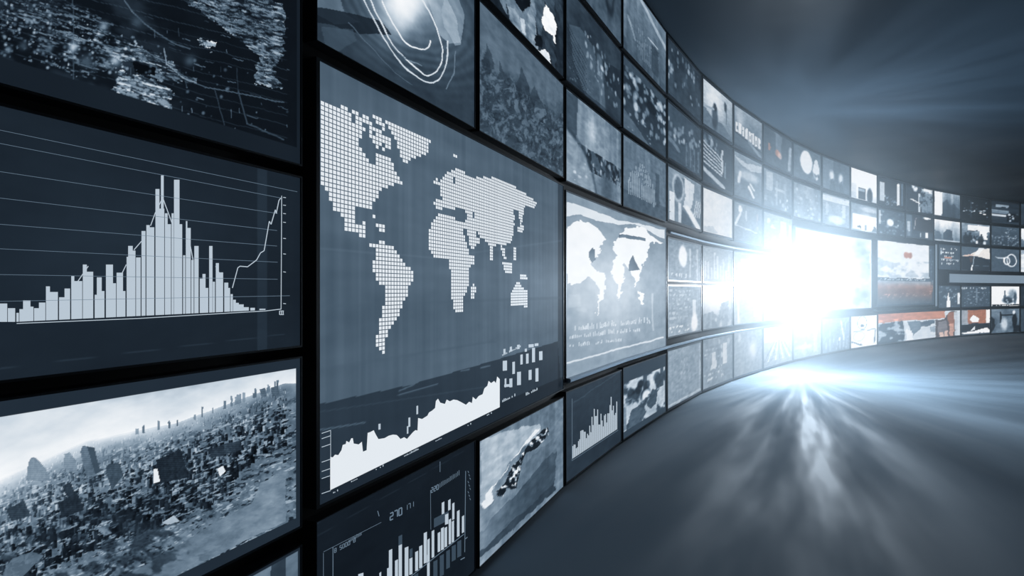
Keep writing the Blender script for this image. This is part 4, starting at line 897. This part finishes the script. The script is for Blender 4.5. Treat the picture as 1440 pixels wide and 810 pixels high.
# the large glare screen and its neighbour
def paint_glare(p):
    p.grad(.88, .90).noise(.07, 7, 5); p.poly([(.0, 1), (.35, .9), (.55, .45), (.4, .55), (.1, .8)], .95, .4); p.dots(26, .72, .03, .08, .5, .45, .98, .95, 1.1, .5, .8); p.dots(12, .78, .03, .06, .75, .05, .98, .3, 1, .6, .7); p.rect(.975, 0, 1, 1, .92)
screen(1113.5, 1224, -.925, .33, paint_glare, 'big white overexposed screen with faint grey foliage beside the glare', inset=.03, gap=(.03, .05, .02, .02), res=1.3, bez=M_SILVER)
def paint_news(p):
    # upper white picture and lower warm picture inside one dark frame
    p.fill(.34)
    p.rect(.0, .42, .90, 1, .96); p.mix(((p.V > .42) & (p.V < .72) & (p.U < .9)) * sm(.42, .6, fbm(p.U, p.V, 7, 14, 3)) * .45, .62)
    p.ell(.49, .80, .045, .05, .55, .3, 1, 1.0); p.ell(.55, .80, .035, .05, .5, .3, 1, 1.0); p.rect(.0, .37, .90, .415, .5, .8); p.text(.02, .375, .88, .41, 1, .85)
    b = (p.V < .37) & (p.U < .97)
    t = sm(.0, .2, p.V) * (1 - sm(.25, .37, p.V))
    p.mix(b * 1.0, .42 + .25 * sm(.2, .36, p.V)); p.t = np.where(b, .6 * t + .1, p.t)
    p.mix(b * np.exp(-((p.V - .2) / .05) ** 2) * .5, .42)
    p.dots(26, .8, .008, .014, .05, .1, .9, .17, 1, .7); p.rect(.92, .05, .96, .95, .42, .8); p.text(.92, .05, .965, .4, 8, .6); p.text(.92, .45, .965, .95, 8, .55)
screen(1230, 1312, -.94, .30, paint_news, 'large screen with a white news picture above a blurred orange one', inset=.02, gap=(.02, .02, .02, .02), lit_border=(.02, .0, .04, .0), mg=.36, bez=M_BEZEL2)
def paint_wide(p):
    q = lambda s: pts(lambda x, y: (1260 + x / 8, 390 + y / 8), s)
    p.fill(.86).noise(.05, 5, 3)
    p.t[:] = 0
    edge = np.interp(p.PX, [1231, 1262, 1315, 1349], [455.5, 452, 448.5, 446])
    top_ = (p.PY < edge) & (p.PX < 1329)
    p.mix(top_ * 1.0, .60, .95)
    # a machine with round lamps at the left
    p.ppoly([(1232, 457), (1270, 451), (1272, 470), (1271, 486), (1232, 488)], .30, .9); p.patches(.85, .52, .66, 14, 6, a=.8, v1=.8); 
    p.mix(((p.PX > 1272)) * 1.0, .88); p.mix(((p.PX > 1272) & top_) * 1.0, .60, .95); p.mix((~top_) * (p.PX > 1272) * 1.0, .88, 0)
    p.ppoly(q('130,500 270,490 290,560 240,620 200,650 150,560'), .42, .7, 0); p.ppoly(q('270,500 400,480 440,490 430,520 330,560 290,550'), .36, .8, 0); p.ppoly(q('110,580 180,600 195,720 120,740'), .97, 1, 0); p.ppoly(q('380,560 440,540 450,620 390,620'), .55, .5, 0)
    # people at the right edge in warm light
    p.ppoly(q('445,480 540,470 600,390 690,380 690,690 445,700'), .30, .9, .45); p.ppoly(q('480,500 560,480 580,560 560,640 540,700 480,690 470,580'), .58, .9, .25)
    p.ppoly(q('590,400 660,400 665,480 640,560 600,540 580,470'), .48, .9, 1.0); p.ppoly(q('490,620 530,620 535,700 485,700'), .85, .9, .5); p.ppoly(q('600,520 650,520 655,600 640,690 600,690'), .72, .9, .7); p.ppoly(q('545,600 580,600 585,690 545,690'), .85, .9, .5); p.ppoly(q('655,400 700,380 700,690 665,670'), .88, .9, 0)
screen(1231, 1348.5, .395, FF, paint_wide, 'long bottom row screen with an orange strip over white shapes and warm-lit people', warp_px=2, gap=(.02, .03, .02, .03), inset=(.03, .03, .03, .012), res=1.0)

# the last columns on the right, rows three to five
row3r = {
 9: (lambda p: (p.fill(.34), p.text(.1, .15, .95, .9, 5, .82, .9, .5), p.rect(.25, .45, .6, .52, .55, .9, 1), p.line(.1, .45, .95, .4, .02, .6), p.dots(3, .9, .03, .05, .02, .2, .12, .8)), 'small third row screen of white text with an orange line', (1316.5, 1348.5)),
 10: (lambda p: (p.fill(.42), p.poly([(0, .6), (.3, .68), (.6, .9), (1, 1), (1, .52), (.55, .62), (0, .6)], .80, 1, .18), p.poly([(.0, .62), (.4, .7), (.45, .65), (.2, .6)], .7, .9, .5), p.poly([(.45, .7), (.6, .98), (.8, .98), (.6, .7)], .9, .8, 0), p.poly([(0, .58), (.5, .62), (1, .5), (1, 0), (0, 0)], .23), p.poly([(.25, .58), (.4, .58), (.35, .35), (.3, .35)], .3, .8, .7), p.line(.45, .62, .35, .0, .02, .6), p.line(.37, .2, .35, .0, .03, .95), p.line(.4, .2, 1, .2, .012, .45)), 'third row screen with a pale pinkish canopy over a dark ground', None),
 11: (lambda p: (p.fill(.38).noise(.02, 3, 3), p.ring(.72, .5, .17, .27, .1, .88), p.ring(.55, .48, .1, .16, .2, .85), p.rect(.15, .58, .45, .64, .75, .8), p.rect(.42, .4, .48, .62, .88)), 'third row plain screen with a white ring emblem', None),
 12: (lambda p: (p.fill(.8).noise(.1, 3, 6), p.rect(0, .8, 1, 1, .6, .8)), 'third row screen cut by the right edge of the view', None),
}
for i, (f, lab, xx) in row3r.items():
    x0, x1 = xx or colx(i); screen(x0, x1, -1.0, -.415, (lambda p, f=f: (f(p), punch(p))), lab, gap=(.03, .03, .03, .03), inset=.025, res=1.0)
row4r = {
 9: (lambda p: (p.fill(.36).noise(.05, 5, 5), p.dots(30, .72, .02, .05, 0, .05, 1, .98, 1), p.poly([(.34, .0), (.42, .7), (.45, .7), (.55, 0)], .96), p.rect(.88, .15, 1, .7, .9, .8)), 'fourth row screen with a slim white tower among pale flecks', (1316.5, 1348.5)),
 10: (lambda p: (p.fill(.36), p.text(0, .82, .95, .98, 1, .75), p.dots(50, .70, .015, .04, 0, .05, 1, .75, .7), p.rect(.5, .2, .55, .9, .6, .6)), 'fourth row grey screen thick with small pale marks', None),
 11: (lambda p: (p.fill(.88).noise(.06, 5, 5), p.rect(0, 0, 1, .1, .2), p.rect(0, .04, 1, .07, .8), p.ell(.6, .3, .2, .18, .3, .4), p.poly([(.42, .25), (.45, .8), (.5, .8), (.52, .3)], .35, .8), p.ell(.75, .6, .15, .25, .5, .6, .8), p.ell(.85, .4, .06, .3, .3, .4, .8), p.dots(3, .95, .03, .04, .5, .2, .85, .35)), 'fourth row bright white screen with a dark tangle of figures', None),
 12: (lambda p: (p.fill(.25).noise(.06, 3, 3), p.rect(.1, .4, 1, .5, .7, .8)), 'fourth row dark screen cut by the right edge of the view', None),
}
for i, (f, lab, xx) in row4r.items():
    x0, x1 = xx or colx(i); screen(x0, x1, -.135, .38, (lambda p, f=f: (f(p), punch(p))), lab, gap=(.03, .03, .02, .03), inset=.025, res=1.0)
row5r = {
 10: (lambda p: (p.fill(.32, ), p.rect(0, .45, 1, 1, .46, 1, 1.0), p.rect(0, .4, .22, 1, .62, .9, 0), p.rect(.86, .45, 1, 1, .92, 1, .05), p.poly([(.28, .6), (.4, .8), (.5, .75), (.6, .62), (.58, .5), (.38, .48)], .95, 1, 0), p.rect(0, .15, 1, .42, .20, 1, .1), p.poly([(.3, .15), (.45, .32), (.48, .2)], .85, .9, 0), p.poly([(0, .0), (0, .1), (.5, .15), (.9, .25), (1, .12), (1, 0)], .88, 1, 0), p.rect(0, 0, 1, .05, .3, .8, 0)), 'bottom row screen with a white shape before a rust orange backdrop'),
 11: (lambda p: (p.grad(.42, .5).noise(.12, 4, 4), p.rect(.3, .4, .36, .9, .12, .9), p.rect(.3, .72, .75, .78, .12, .9), p.ell(.83, .5, .09, .3, .14, .3), p.ell(.45, .35, .12, .25, .72, .5), p.rect(.78, 0, 1, .3, .14, .8), p.poly([(0, 0), (.15, .3), (.1, .6), (0, .7)], .15), p.ell(.8, .85, .05, .08, .8, .3)), 'bottom row blue-grey street screen with dark bars and a dark figure'),
 12: (lambda p: (p.fill(.3).noise(.1, 3, 3), p.rect(.3, .1, .6, .9, .7, .7)), 'bottom row screen cut by the right edge of the view'),
}
for i, (f, lab) in row5r.items(): cells(i, .39, FF, f, lab, gap=(.03, .03, .02, .03), inset=.02, res=1.0)

# ------------------------------------------------------------------ rails and light strips on the wall
def thing(o, label, cat, group=None):
    o['label'] = label; o['category'] = cat
    if group: o['group'] = group
    return o
def rail(x0, x1, h, hh, d0, d1, m, name, label, cat, group=None):
    a0, a1 = arc_of(x0), arc_of(x1); n_ = 40
    A = np.unique(np.concatenate([np.linspace(a0, a1, n_), [a for a in ARC if a0 < a < a1]]))
    z = zh(h); V, F = [], []
    prof = [(d0, z - hh), (d1 - .01, z - hh), (d1, z - hh * .6), (d1, z + hh * .6), (d1 - .01, z + hh), (d0, z + hh)]
    for a in A:
        for dd, zz in prof:
            x, y = at(a, dd); V.append((float(x), float(y), zz))
    k = len(prof)
    for i in range(len(A) - 1):
        for j in range(k):
            F.append((i * k + j, i * k + (j + 1) % k, (i + 1) * k + (j + 1) % k, (i + 1) * k + j))
    F.append(tuple(range(k))); F.append(tuple((len(A) - 1) * k + j for j in range(k))[::-1])
    return thing(mesh(name, V, F, m), label, cat, group)
rail(786, 1112, .452, .018, .062, .10, M_RAIL, 'trim_rail', 'bright curved metal rail under the glaring map and middle screens', 'rail')
rail(933, 1112, -.475, .014, .062, .10, M_RAIL, 'trim_rail', 'thin curved metal rail above the middle screens left of the glare', 'rail')
rail(1228, 1315.5, .348, .025, .0, .07, M_RAIL, 'trim_rail', 'short metal rail beneath the orange news screen', 'rail')
def strip(x0, x1, h0, h1, m, name, label):
    a0, a1 = arc_of(x0), arc_of(x1)
    root = bpy.data.objects.new(name, None); bx, by = at((a0 + a1) / 2, 0); org = (float(bx), float(by), zh(h1)); root.location = org; C.objects.link(root)
    thing(root, label, 'light')
    strip_box('housing', a0, a1, zh(h1), zh(h0), .002, .05, M_BEZEL2, root, org, hole=(a0 + .02, a1 - .02, zh(h1) + .02, zh(h0) - .02, .01))
    strip_box('diffuser', a0 + .022, a1 - .022, zh(h1) + .022, zh(h0) - .022, .03, .044, m, root, org)
strip(1332.5, 1476, -.375, -.165, G_BAR, 'light_bar', 'long pale horizontal light bar between the third and fourth rows at right')
strip(1312.6, 1316.2, -.97, .33, G_BAR, 'light_bar', 'narrow upright light strip right of the orange news screen')
